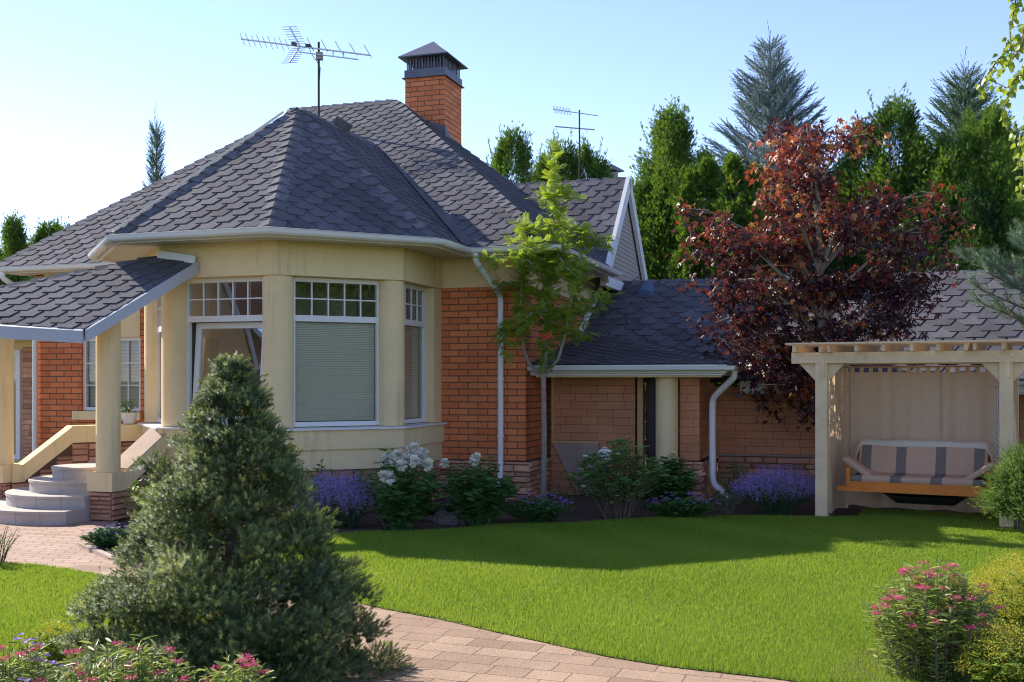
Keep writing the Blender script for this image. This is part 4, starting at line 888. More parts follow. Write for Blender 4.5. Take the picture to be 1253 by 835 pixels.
for side, lab in ((0, 'tan bolster pad propped against the left arm of the swing bench'), (1, 'tan bolster pad propped against the right arm of the swing bench')):
    s = -1 if side == 0 else 1; xx = (X1 * s * .83 + UP * .56).normalized(); c = K(s0 + .10 if side == 0 else s1 - .10, SB - .10, .60)
    t = striped('bolster', lab, c, xx, X2, xx.cross(X2).normalized(), .40, .34, .075, []); t['group'] = 'bolster pads of the swing'
# dark cloth sling below the seat
V = []; n1, n2_ = 28, 8
for i in range(n1 + 1):
    f = i / n1; w = max(0, math.sin(f * math.pi)); dep = .02 + .17 * min(1, w * 1.6) ** 1.3
    for j in range(n2_ + 1):
        g = j / n2_; V.append(K(s0 + .30 + (s1 - s0 - .46) * f, SB - .26 + .5 * g, .345 - dep * (math.sin(math.pi * (.12 + .76 * g))) * .95))
Fc = [(i * (n2_ + 1) + j, (i + 1) * (n2_ + 1) + j, (i + 1) * (n2_ + 1) + j + 1, i * (n2_ + 1) + j + 1) for i in range(n1) for j in range(n2_)]
tag(np_obj('cloth_sling', [(np.array([tuple(v) for v in V]), np.array(Fc), np.ones(len(V)) * .5)], M['blackcloth'], None, True), 'black cloth sling sagging below the swing seat', 'sling')
# ------------------------------------------------------------------ small things
b = MB(); pc = P(158, 520, 15.05); pc.z = 1.072
pt = thing('flower_pot', 'white flower pot with a small leafy plant on the porch parapet', 'flower pot', pc, world=False)
b.lathe((0, 0, 0), [(.055, 0), (.075, .01), (.095, .08), (.105, .15), (.108, .165), (.098, .165), (.09, .14), (.01, .14)], 24); b.build('pot', M['pot'], pt, smooth=True)
POT = pt
b = MB(); gl = P(741, 560, 13.9); gl.z = 0
gt = thing('globe_lamp', 'white globe lamp half hidden behind the rhododendron by the brown boards', 'lamp', gl, world=False)
b.lathe((0, 0, 0), [(.03, -.05), (.03, .60)], 12); b.build('post', M['black'], gt, smooth=True)
b = MB(); b.lathe((0, 0, .70), [(.115 * math.sin(R(a)), -.115 * math.cos(R(a))) for a in range(6, 180, 12)], 24); b.build('globe', M['pot'], gt, smooth=True)
b = MB(); c = G(545, 640); import bmesh
bm = bmesh.new(); bmesh.ops.create_icosphere(bm, subdivisions=4, radius=1); from mathutils import noise
for v in bm.verts:
    d = v.co.copy(); v.co = Vector((d.x * .23, d.y * .14, max(-.02, d.z * .13))) * (1 + .35 * noise.noise(d * 2.3) + .12 * noise.noise(d * 6))
me = bpy.data.meshes.new('boulder'); bm.to_mesh(me); bm.free(); me.materials.append(M['rock']); o = link('boulder', me); o.location = c
tag(o, 'dark rough stone lying in the bed between the two peonies', 'stone')

nh = thing('wooden_house', 'brown plank house with white windows across the garden, mirrored in the bay', 'house', (-13.5, 5.5, 0))
fx = Vector((-.624, .782, 0)); fn = Vector((.782, .624, 0)); nc = Vector((-12.6, 6.0, 0))
b = MB(); z = 0; 
while z < 4.6:
    w0_ = 2.6 if z < 2.6 else 2.6 - (z - 2.6) * 1.25
    if w0_ > .1: b.hexa([nc - fx * w0_, nc - fx * w0_ - fn * .1, nc + fx * w0_ - fn * .1, nc + fx * w0_] and [nc + fx * -w0_ + UP * z, nc + fx * w0_ + UP * z, nc + fx * w0_ - fn * .1 + UP * z, nc - fx * w0_ - fn * .1 + UP * z][::-1], [nc + fx * -w0_ + UP * (z + .13) - fn * .012, nc + fx * w0_ + UP * (z + .13) - fn * .012, nc + fx * w0_ - fn * .1 + UP * (z + .13), nc - fx * w0_ - fn * .1 + UP * (z + .13)][::-1])
    z += .135
b.build('plank_wall', plain('brown_planks', (.30, .15, .09), .8, .15, 3, 40, .2, tint=.15), nh)
b = MB(); top = nc + UP * 4.75
for s in (-1, 1): e = nc + fx * s * 3.0 + UP * 2.3; b.hexa([e - fn * 3, e + fn * .3, top + fn * .3, top - fn * 3][::s], [v + UP * .12 for v in [e - fn * 3, e + fn * .3, top + fn * .3, top - fn * 3][::s]])
b.build('roof', M['fascia'], nh)
for x_ in (-1.3, .5):
    b = MB(); c = nc + fx * x_ + fn * .02 + UP * 1.5
    for dx, dz, w_, h_ in ((-.42, 0, .14, 1.7), (.42, 0, .14, 1.7), (0, .78, .7, .14), (0, -.78, .7, .14)): b.box(c + fx * dx + UP * dz, fx, fn, UP, w_, .06, h_)
    wi = b.build('window', M['white'], nh); b = MB(); b.box(c, fx, fn, UP, .7, .02, 1.42); b.build('pane', M['blind'], wi)
# ------------------------------------------------------------------ plants: shared leaf meshes
rg = np.random.default_rng(11)
def rnd_dir(n, up=0.0):
    v = rg.normal(size=(n, 3)); v = unit(v); v[:, 2] += up; return unit(v)
LEAF = (np.array([(0, 0, 0), (.3, .20, .05), (.7, .17, .04), (1, 0, -.04), (.7, -.17, .04), (.3, -.20, .05)]), np.array([(0, 3, 2, 1), (0, 5, 4, 3)]))
SLIM = (np.array([(0, 0, 0), (.35, .10, .03), (.75, .08, .03), (1, 0, -.05), (.75, -.08, .03), (.35, -.10, .03)]), np.array([(0, 3, 2, 1), (0, 5, 4, 3)]))
DIAM = (np.array([(0, 0, 0), (.45, .24, .05), (1, 0, 0), (.45, -.24, .05)]), np.array([(0, 1, 2, 3)]))
def maple_leaf():
    pts = []
    for a, r in ((-150, .30), (-112, .62), (-82, .30), (-62, .78), (-44, .82), (-30, .36), (-12, .82), (0, 1.0), (12, .82), (30, .36), (44, .82), (62, .78), (82, .30), (112, .62), (150, .30)):
        pts.append((.25 + .75 * r * math.cos(R(a)), .75 * r * math.sin(R(a)), -.30 * r * r + .10 * abs(math.sin(R(a)))))
    return np.array([(0.22, 0, .0)] + pts), np.array([(0, i, i + 1) for i in range(1, len(pts))])
MAPLE = maple_leaf()
def needle_twig(k, ln, spread, w, seed, turns=1.0, tipped=True):
    r = np.random.default_rng(seed); V = []; Fc = []
    for i in range(k):
        t = (i + .5) / k; a = r.uniform(0, 6.283); el = R(spread) * r.uniform(.75, 1.15) * (1 - .45 * t); L = ln * r.uniform(.8, 1.15) * (1 - .25 * t)
        d = np.array([math.cos(el), math.sin(el) * math.cos(a), math.sin(el) * math.sin(a)]); s = np.array([0, -math.sin(a), math.cos(a)]) * w
        p = np.array([t * .92, 0, 0]); j = len(V); V += [p - s, p + s, p + d * L]; Fc.append((j, j + 1, j + 2))
    return np.array(V), np.array(Fc)
def fan(seed, n=8, spread=26, w=.030):
    r = np.random.default_rng(seed); V = []; Fc = []
    for i in range(n):
        a = R(spread) * (2 * i / (n - 1) - 1) + r.uniform(-.08, .08); t = r.uniform(0, .35); L = (1 - .45 * abs(2 * i / (n - 1) - 1)) * r.uniform(.75, 1.0)
        p = np.array([t, 0, 0]); d = np.array([math.cos(a), math.sin(a), r.uniform(-.15, .15)]); q = np.array([-d[1], d[0], .25]) * w; j = len(V)
        V += [p - q * .4, p + d * L * .55 + q * 1.3, p + d * L, p + d * L * .55 - q * 1.3]; Fc.append((j, j + 3, j + 2, j + 1))
    return np.array(V), np.array(Fc)
FAN = [fan(i) for i in range(4)]
def pinnate(n=7, L=1.0):
    V = []; Fc = []
    def lf(p, a, l):
        d = np.array([math.cos(a), math.sin(a), -.12]); q = np.array([-math.sin(a), math.cos(a), 0]) * .16 * l; j = len(V)
        V.extend([p, p + d * l * .4 + q + (0, 0, .02), p + d * l, p + d * l * .4 - q + (0, 0, .02)]); Fc.append((j, j + 1, j + 2, j + 3))
    for i in range(n):
        t = .22 + .72 * i / (n - 1); p = np.array([t, 0, -.18 * t * t])
        for s in (-1, 1): lf(p, s * R(62), .40 * (1 - .25 * abs(t - .5)))
    lf(np.array([.95, 0, -.16]), 0, .34); j = len(V); V.extend([np.array((0, -.008, 0)), np.array((0, .008, 0)), np.array((1, .006, -.18)), np.array((1, -.006, -.18))]); Fc.append((j, j + 1, j + 2, j + 3))
    return np.array(V), np.array(Fc)
PINN = pinnate()
def conv(mb): return mb
def perp(d):
    h = np.where(np.abs(d[:, 2:3]) < .9, np.array([[0, 0, 1.0]]), np.array([[1.0, 0, 0]])); return unit(np.cross(d, h))
def lump(ang, z, seed, k=3):
    r = np.random.default_rng(seed); s = 0
    for i in range(k): s = s + np.sin(ang * r.integers(1, 5) + z * r.uniform(1, 4) + r.uniform(0, 6.28)) / k
    return s
# ---- thuja: an upright crown of flat sprays in clumps
def thuja(label, h, r, seed, m='thuja', n_cl=480, per=210, sp=.145, shape=.62, leaders=10, group='thujas behind the house', low=.0):
    t = thing('thuja_tree', label, 'tree', (0, 0, 0), group, world=False); g = np.random.default_rng(seed)
    b = MB(); b.tube([(0, 0, -.2), (.03, .02, h * .5), (0, .03, h * .93)], [.02 * h, .012 * h, .004], 8); b.build('trunk', M['bark'], t, smooth=True)
    z = h * (low + (1 - low) * g.uniform(0, 1, n_cl) ** .8 * .98); f = z / h; ang = g.uniform(0, 6.283, n_cl)
    R_ = r * np.clip((1 - f), 0, 1) ** shape * np.clip(f / .10 + .55, 0, 1) * (1 + .34 * lump(ang, z * 1.6, seed, 4)); rho = R_ * g.uniform(.45, 1.12, n_cl) ** .6
    ax_ = g.integers(0, 4, n_cl) if r > 1 else np.zeros(n_cl, int); offx, offy = g.normal(size=4) * .34 * r, g.normal(size=4) * .34 * r; hs = np.array([1, .93, .86, .78]); offx[0] *= .3; offy[0] *= .3
    z = np.where(ax_ > 0, z * hs[ax_], z); kk_ = np.where(ax_ > 0, .72, .9); cl = np.stack([np.cos(ang) * rho * kk_ + offx[ax_] * np.clip(z / h * 2, 0, 1), np.sin(ang) * rho * kk_ + offy[ax_] * np.clip(z / h * 2, 0, 1), z], 1); out = unit(np.stack([np.cos(ang), np.sin(ang), np.full(n_cl, 1.3)], 1))
    cs = (.085 + .085 * (1 - f)) * r * g.uniform(.7, 1.25, n_cl) * (.35 + .65 * np.clip(1 - f, 0, 1) ** .5)
    pos = np.repeat(cl, per, 0) + g.normal(size=(n_cl * per, 3)) * np.repeat(cs, per)[:, None] * np.array([1, 1, 1.8])
    d = unit(np.repeat(out, per, 0) + g.normal(size=pos.shape) * .42); tint = np.clip(np.repeat(g.uniform(.0, .9, n_cl), per) + g.normal(size=len(pos)) * .16, 0, 1)
    lp, ld = [], []
    for i in range(int(n_cl * .28) if r > 1 else 0):      # plumes standing out of the crown
        c = cl[g.integers(0, n_cl)]; o_ = unit(np.array([[c[0], c[1], abs(c[0]) + abs(c[1]) + .6 + g.uniform(0, .8)]]) + g.normal(size=(1, 3)) * .2)[0]; L = g.uniform(.3, .62)
        for k_ in range(22): s = k_ / 22; lp.append(tuple(c + o_ * (.1 + L * s) + g.normal(size=3) * .05 * (1 - .6 * s))); ld.append(tuple(o_ + g.normal(size=3) * .38))
    for i in range(leaders):                          # loose feathery tips
        a = g.uniform(0, 6.28); q = r * g.uniform(.02, .16); zz = h * g.uniform(.84, .92); L = h * g.uniform(.06, .11)
        for k_ in range(34):
            s = k_ / 34; lp.append((math.cos(a) * q * (1 + s), math.sin(a) * q * (1 + s), zz + L * s)); ld.append((g.normal() * .45, g.normal() * .45, 1))
    if lp: pos = np.concatenate([pos, lp]); d = np.concatenate([d, unit(np.array(ld))]); tint = np.concatenate([tint, g.uniform(.3, .9, len(lp))])
    nrm_ = g.normal(size=pos.shape); pick = g.integers(0, 4, len(pos)); ch = []
    for k_ in range(4):
        s = pick == k_; ch.append(scatter(*FAN[k_], pos[s], d[s], nrm_[s], sp * g.uniform(.6, 1.15, s.sum()) * np.where(np.arange(len(pos))[s] >= n_cl * per, .8, 1), tint[s]))
    np_obj('crown', ch, M[m], t); return t
# ---- spruce: whorls of boughs carrying needle twigs
TW = [needle_twig(30, .17, 56, .022, i) for i in range(3)]
def spruce(label, h, r, seed, m='spruce', step=.26, nb=8, tilt0=35, tilt1=-8, tw=.30, dens=1.0, shape=.85, group='spruces behind the house'):
    t = thing('spruce_tree', label, 'tree', (0, 0, 0), group, world=False); g = np.random.default_rng(seed)
    b = MB(); b.tube([(0, 0, -.2), (0, 0, h * .5), (.02, 0, h * .99)], [.016 * h, .010 * h, .012], 8); b.build('trunk', M['bark'], t, smooth=True)
    pos, d, sc, tint = [], [], [], []; z = h * .06; wood = MB()
    while z < h * .985:
        f = z / h; Lb = r * (1 - f) ** shape + .10; n = nb if f < .9 else 5; a0 = g.uniform(0, 6.28)
        for i in range(n):
            a = a0 + 6.283 * i / n + g.normal() * .25; L = Lb * g.uniform(.72, 1.18); tl = R(tilt1 + (tilt0 - tilt1) * f ** .8) + g.normal() * .09; zz = z + g.uniform(-.1, .1); tn = g.uniform(.2, .8)
            bd = np.array([math.cos(a) * math.cos(tl), math.sin(a) * math.cos(tl), math.sin(tl)]); sd_ = np.array([-math.sin(a), math.cos(a), 0]); q0 = np.array([0, 0, zz])
            m_ = max(3, int(L / (.10 / dens)))
            for k_ in range(m_):
                s = (k_ + .6) / m_
                if s < .18 and f < .8: continue
                p = q0 + bd * L * s + np.array([0, 0, .18 * L * s * s]); w = L * .34 * (1 - s) + .05
                pos.append(p); d.append(bd + np.array([0, 0, .30 * s])); sc.append(tw * g.uniform(.8, 1.1)); tint.append(tn + g.normal() * .12)
                for sg in (-1, 1):
                    kk = max(1, int(w / .16))
                    for j in range(kk):
                        pos.append(p + sd_ * sg * w * (j + .3) / kk + bd * w * .5 * j / kk + np.array([0, 0, -.02 * j])); d.append(bd * .75 + sd_ * sg * g.uniform(.5, .9) + np.array([0, 0, g.uniform(-.1, .25)])); sc.append(tw * g.uniform(.65, 1.05)); tint.append(tn + g.normal() * .15)
        z += step * g.uniform(.8, 1.15) * (1 - .45 * f)
    for k_ in range(5): pos.append((0, 0, h * (.95 + .02 * k_))); d.append((g.normal() * .15, g.normal() * .15, 1)); sc.append(tw); tint.append(.6)
    pos = np.array(pos); d = unit(np.array(d)); sc = np.array(sc); tint = np.clip(tint, 0, 1); pick = g.integers(0, 3, len(pos))
    np_obj('crown', [scatter(*TW[k_], pos[pick == k_], d[pick == k_], g.normal(size=(int((pick == k_).sum()), 3)), sc[pick == k_], tint[pick == k_]) for k_ in range(3)], M[m], t); return t
# ---- trees behind the house
def ground_at(u, Y): return Vector(((u - 626.5) * Y / F, Y, 0))
def hgt(v, Y): return EYE + (HOR - v) * Y / F
def put(o, u, Y, vtop, h, rz=0, wid=1.0):
    s = hgt(vtop, Y) / h; o.location = ground_at(u, Y); o.rotation_euler = (0, 0, rz); o.scale = (s * wid, s * wid, s)
tA = thuja('tall bright thuja just right of the white gable', 8, 2.05, 3); put(tA, 806, 25, 138, 8, .4, 1.02)
tB = thuja('feathery yellow-green thuja right of the maple top', 8, 1.95, 5, n_cl=430, leaders=14); put(tB, 1090, 25.5, 116, 8, 1.0, 1.0)
tD = thuja('dense dark thuja between the gable thuja and the blue spruce', 8, 2.3, 8, 'thujad', n_cl=460, per=210); put(tD, 862, 27.5, 192, 8, .2, 1.05)
specs = [(tA, 1208, 24.5, 128, 2.2, 1.06, 'broad bright thuja in front of the tall spruce, below the birch twigs'),
 (tA, 612, 29, 160, 1.3, .82, 'thuja rising behind the roof between chimney and rowan'), (tB, 690, 31, 168, 2.0, .8, 'thuja behind the rowan top, under the small aerial'), (tB, 722, 31.5, 176, 4.0, .76, 'thuja close left of the neighbour chimney'),
 (tD, 905, 27, 226, 1.2, 1.05, 'dark thuja behind the left edge of the red maple'), (tD, 960, 28, 225, 2.2, 1.1, 'dark thuja hidden behind the middle of the red maple'), (tD, 1030, 27, 205, 3.1, 1.05, 'dark thuja behind the right half of the maple crown'), (tD, 1140, 27.5, 195, 4.2, 1.1, 'dark thuja in the gap right of the feathery thuja'), (tD, 1250, 26, 165, 5.2, 1.05, 'dark thuja beside the pine at the picture edge'), (tD, 1175, 24, 230, .7, 1.05, 'low dark thuja above the annex ridge below the tall spruce'), (tD, 835, 26, 250, 3.6, 1.1, 'low dark thuja right behind the gable peak'),
 (tA, 8, 27, 266, 0.9, .85, 'thuja with feathery top behind the left roof corner'), (tA, 46, 27.5, 272, 1.9, .8, 'second thuja from the left roof corner'), (tB, 80, 28, 270, 2.9, .75, 'thuja whose tip just clears the left roof slope'), (tD, -30, 25, 290, 1.9, .8, 'dark thuja cut by the left picture edge'), (tD, 40, 25.5, 335, 2.9, .85, 'low dark thuja under the left eave')]
for src, u, Y, vt, rz, wid, lab in specs: o = copy_tree(src, (0, 0, 0), 0, 1, lab); put(o, u, Y, vt, 8, rz, wid)
cA = thuja('slim bright green columnar thuja behind the maple', 4, .46, 21, 'thuja', n_cl=190, per=80, sp=.10, shape=.55, leaders=2, group='columnar thujas'); put(cA, 894, 22.8, 190, 4, 0, 1.0)
for u, Y, vt, rz, lab in ((922, 22.5, 203, 1, 'second slim bright columnar thuja, nearer to the maple'), (868, 23.2, 196, 2, 'slim columnar thuja in shade beside the gable thuja'), (852, 23.4, 205, 3, 'slim columnar thuja left of its shaded neighbour')):
    o = copy_tree(cA, (0, 0, 0), 0, 1, lab); put(o, u, Y, vt, 4, rz)
sB = spruce('tall blue spruce standing above the maple', 9.2, 3.2, 31, 'bluespruce', tilt0=34, tilt1=0, nb=8, step=.36, tw=.34, dens=2.2, shape=.80); put(sB, 942, 28, 58, 9.2, .3, .95)
sG = spruce('green spruce rising behind the broad thuja on the right', 8.6, 2.9, 33, 'spruce', tilt0=36, tilt1=0, nb=8, step=.34, tw=.33, dens=2.0, shape=.82); put(sG, 1180, 27.5, 88, 8.6)
sT = spruce('thin spruce tip showing above the left roof slope', 8.0, .95, 35, 'spruce', tilt0=60, tilt1=10, nb=6, tw=.30, shape=1.1, group='spruces behind the house'); put(sT, 191, 30, 152, 8.0, 0, .9)
# trees standing behind the viewer, seen in the bay windows
for x, y, s, lab in ((10.5, .5, 1.0, 'wide thuja across the lawn, first of the row mirrored in the bay'), (12.5, -1.5, 1.1, 'wide thuja across the lawn, second of the mirrored row'), (14.5, 1.5, 1.0, 'wide thuja across the lawn, standing behind the mirrored row'), (15, -4, 1.05, 'wide thuja across the lawn, third of the mirrored row'), (9, -4.5, 1.0, 'wide thuja across the lawn, last of the mirrored row'), (-9, 1.5, .8, 'wide thuja beside the brown plank house')):
    o = copy_tree(tA, (x, y, 0), x, s, lab); o.scale = (1.25, 1.25, 1.05 * s)
# ---- maple
def limb_tree(t, base, limbs, bark, r0):
    b = MB(); [b.tube(p, r, 7) for p, r in limbs]; return b.build('trunk', bark, t, smooth=True)
mp = ground_at(1003, 14.9); mt = thing('maple_tree', 'purple-leaved maple with red glowing top behind the pergola', 'tree', mp, world=False)
g = np.random.default_rng(41); limbs = [([(0, 0, -.1), (.02, 0, .8), (-.03, 0, 1.7), (.02, 0, 2.6), (0, 0, 3.6), (-.12, 0, 4.7), (-.18, 0, 5.25)], [.085, .075, .065, .05, .035, .02, .008])]
cl = []; cs_ = []
def maple_branch(p, q, rad, clumps):
    p, q = np.array(p, float), np.array(q, float); mid = (p + q) / 2 + np.array([0, 0, .12 * np.linalg.norm(q - p)]) + g.normal(size=3) * .05
    limbs.append(([p, mid, q], [rad, rad * .65, .006])); 
    for i in range(clumps):
        s = g.uniform(.55, 1.06); c = (p * (1 - s) + mid * s) * (1 - s) + (mid * (1 - s) + q * s) * s; c2 = c + g.normal(size=3) * np.array([.17, .17, .11]); cl.append(c2); cs_.append(s); limbs.append(([c, c2], [.008, .004]))
mY = 14.9; mx = lambda u, v: ((u - 626.5) * mY / F - mp.x, (HOR - v) * mY / F + EYE)
for u, v, n in ((975, 150, 14), (1000, 165, 12), (1035, 160, 10), (955, 185, 14), (985, 205, 16), (1020, 215, 14), (945, 220, 11), (930, 258, 12), (880, 250, 10), (862, 280, 11), (848, 300, 8), (905, 300, 14), (940, 290, 16), (985, 270, 18), (1025, 280, 18), (1062, 265, 12), (1085, 240, 11), (1110, 240, 9), (1125, 235, 8), (1100, 285, 14), (1130, 295, 12), (1150, 325, 11), (1140, 350, 9), (1105, 345, 14), (1070, 335, 18), (1030, 345, 18), (990, 345, 18), (950, 345, 18), (910, 350, 16), (875, 360, 13), (862, 345, 8), (890, 395, 13), (930, 395, 16), (880, 420, 10), (915, 430, 12), (955, 425, 14), (985, 410, 12), (1040, 395, 14), (1085, 385, 12), (940, 470, 12), (975, 470, 14), (940, 505, 7), (985, 500, 10), (1015, 385, 12)):
    x, z = mx(u, v); y = g.uniform(-1.0, 1.0) * (1.1 - .25 * abs(x)) ; zb = max(1.2, z - .35 - .42 * abs(x) - .2); zb = min(zb, 4.6)
    maple_branch((0, 0, zb) if z > 1.75 else (0, 0, 1.9), (x, y, z), .028, int(n * 1.0))
b = MB(); 
for p, r in limbs: b.tube(p, r, 6)
b.build('trunk', M['greybark'], mt, smooth=True)
cl = np.array(cl); per = 18; pos = np.repeat(cl, per, 0) + g.normal(size=(len(cl) * per, 3)) * np.array([.12, .12, .085]); keep = ~((pos[:, 0] > .05) & (pos[:, 2] < 2.06)); pos = pos[keep]; n = len(pos); ci = np.repeat(np.arange(len(cl)), per)[keep]
hz = np.clip((cl[:, 2] - 2.2) / 2.6, 0, 1); cs_ = np.array(cs_); ct = .06 + .52 * np.clip((cs_ - .72) / .3, 0, 1) * hz ** .7 + .16 * hz + .10 * (cl[:, 0] < -.5) * hz + g.normal(size=len(cl)) * .12  # sun glow put into the leaf colour: top, tips, left redder; lower clumps dark
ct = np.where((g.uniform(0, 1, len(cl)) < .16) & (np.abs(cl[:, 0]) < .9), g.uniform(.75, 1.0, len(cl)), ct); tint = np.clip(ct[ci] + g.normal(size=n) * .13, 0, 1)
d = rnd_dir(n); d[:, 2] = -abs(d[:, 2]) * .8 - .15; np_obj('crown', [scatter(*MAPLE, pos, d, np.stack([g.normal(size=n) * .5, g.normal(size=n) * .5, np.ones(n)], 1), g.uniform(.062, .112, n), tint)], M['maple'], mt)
# ---- rowan
rb = ground_at(665, 14.25); rt = thing('rowan_tree', 'slender young rowan with bright feathery leaves in front of the brick corner', 'tree', rb, world=False)
rY = 14.25; rx = lambda u, v: ((u - 626.5) * rY / F - rb.x, (HOR - v) * rY / F + EYE); limbs = []; tips = []
fork = np.array([0, 0, rx(665, 462)[1]])
limbs.append(([(0, 0, -.1), (.01, 0, .8), tuple(fork)], [.045, .038, .034]))
for (u, v, y) in ((640, 425, .1), (668, 400, 0), (690, 415, -.1)):
    x, z = rx(u, v); limbs.append(([tuple(fork), (x * .7, y * .6, (fork[2] + z) / 2 - .02), (x, y, z)], [.026, .022, .018]))
def rb_branch(pts, rad):
    pts = [np.array(((rx(u, v)[0]), y, rx(u, v)[1])) for u, v, y in pts]; limbs.append((pts, list(np.linspace(rad, .004, len(pts)))))
    for a, c in zip(pts, pts[1:]):
        L = np.linalg.norm(c - a)
        for i in range(max(3, int(L / .0085))): tips.append((a + (c - a) * g.uniform(0, 1) + g.normal(size=3) * .045, unit((c - a)[None])[0]))
    tips.append((pts[-1], unit((pts[-1] - pts[-2])[None])[0]))
for pts in ([(668, 462, 0), (668, 400, 0), (674, 330, .05), (680, 260, 0), (678, 210, 0), (676, 178, 0)], [(640, 425, .1), (636, 380, .15), (640, 330, .2), (632, 290, .25)], [(690, 415, -.1), (700, 360, -.2), (712, 310, -.25), (716, 285, -.3)],
 [(674, 350, 0), (645, 320, -.2), (612, 318, -.3), (600, 322, -.35)], [(672, 370, 0), (640, 350, .3), (618, 345, .35), (606, 355, .4)], [(678, 300, 0), (650, 275, .2), (630, 270, .3)], [(679, 270, 0), (700, 290, -.3), (722, 295, -.4), (738, 302, -.4)], [(680, 250, 0), (660, 235, .2)], [(680, 240, 0), (700, 245, -.2)],
 [(690, 400, -.1), (720, 375, -.2), (745, 365, -.3)], [(685, 410, 0), (705, 410, .2), (722, 408, .25)], [(640, 400, .1), (615, 405, -.2), (622, 430, -.25)], [(676, 320, 0), (700, 330, .3), (720, 325, .35)], [(674, 340, 0), (660, 300, .35), (655, 280, .4)], [(672, 380, 0), (650, 385, -.35), (632, 400, -.4)], [(675, 330, 0), (690, 300, .3), (695, 270, .3)], [(668, 400, 0), (690, 380, .35), (700, 385, .4)], [(676, 300, 0), (655, 310, -.4), (630, 300, -.45)], [(676, 300, 0), (690, 330, -.4), (705, 345, -.45)]):
    rb_branch(pts, .018)
b = MB()
for p, r in limbs: b.tube(p, r, 7)
b.build('trunk', M['greybark'], rt, smooth=True)
tp = np.array([t_[0] for t_ in tips]); td = np.array([t_[1] for t_ in tips]); n = len(tp); d = rnd_dir(n) * np.array([1, 1, .5]) + td * .5; d[:, 2] += .12
np_obj('crown', [scatter(*PINN, tp, d, np.array([0, 0, 1.0]) + g.normal(size=(n, 3)) * .35, g.uniform(.10, .165, n), np.clip(.45 + .2 * (tp[:, 2] - 2.5) + g.normal(size=n) * .18, 0, 1))], M['rowan'], rt)
b = MB(); x, z = rx(668, 412)
for i in range(26): v = rnd_dir(1)[0] * rg.uniform(.02, .085); b.lathe((x + v[0], v[1] - .22, z + v[2] * .8), [(.004, -.014), (.014, -.004), (.014, .006), (.004, .014)], 6)
b.build('berry_cluster', M['redberry'], rt)
# ---- birch twigs hanging in from a birch right of the view
bt_ = thing('birch_tree', 'birch whose hanging leafy twigs enter at the upper right corner', 'tree', (6.2, 8.8, 0), world=False); b = MB(); b.tube([(0, 0, -.2), (.05, 0, 3), (-.1, 0, 6.5), (-.2, .1, 8)], [.15, .13, .09, .05], 12); b.build('trunk', M['whitebark'], bt_, smooth=True)
bY = 8.6; lp, ld = [], []; limbs = []
def bx(u, v, y=0): return np.array([(u - 626.5) * (bY + y) / F - 6.2, bY + y - 8.8, (HOR - v) * (bY + y) / F + EYE])
for pts in ([(1420, -160, .2), (1330, -120, .1), (1262, -50, 0), (1243, 0, 0), (1236, 40, 0), (1238, 72, 0)], [(1300, -60, .3), (1268, -10, .3), (1250, 50, .3), (1222, 72, .3), (1206, 95, .3), (1200, 118, .3)], [(1330, -80, -.2), (1290, 0, -.2), (1266, 70, -.2), (1240, 100, -.2), (1228, 135, -.2), (1240, 170, -.2)], [(1350, -50, .4), (1300, 60, .4), (1268, 120, .4), (1250, 165, .4), (1246, 205, .4)], [(1300, 10, 0), (1268, 40, 0), (1252, 90, 0), (1232, 108, 0), (1216, 100, 0)], [(1320, 60, .1), (1275, 130, .1), (1256, 180, .1), (1250, 240, .1)], [(1290, -40, -.1), (1260, 20, -.1), (1248, 62, -.1), (1225, 85, -.1)]):
    q = [bx(*p) for p in pts]; limbs.append((q, list(np.linspace(.012, .003, len(q)))))
    for a, c in zip(q, q[1:]):
        for i in range(max(2, int(np.linalg.norm(c - a) / .011))): lp.append(a + (c - a) * g.uniform() + g.normal(size=3) * .02); ld.append((g.normal() * .6, g.normal() * .6, -1))
limbs.append(([(0, 0, 5.2), (-.3, .0, 5.9), (-.75, -.1, 5.9)], [.05, .03, .012])); b = MB()
for p, r in limbs: b.tube(p, r, 6)
b.build('twigs', M['bark'], bt_, smooth=True)
lp, ld = np.array(lp), np.array(ld); n = len(lp)
BIRCH = (np.array([(0, 0, 0), (.12, 0, 0), (.34, .34, .03), (.62, .24, .03), (1, 0, -.05), (.62, -.24, .03), (.34, -.34, .03)]), np.array([(1, 4, 3, 2), (1, 6, 5, 4)]))
np_obj('leaves', [scatter(*BIRCH, lp, ld, g.normal(size=(n, 3)) * np.array([1, 1, .4]), g.uniform(.05, .08, n), g.uniform(0, 1, n))], M['birch'], bt_)
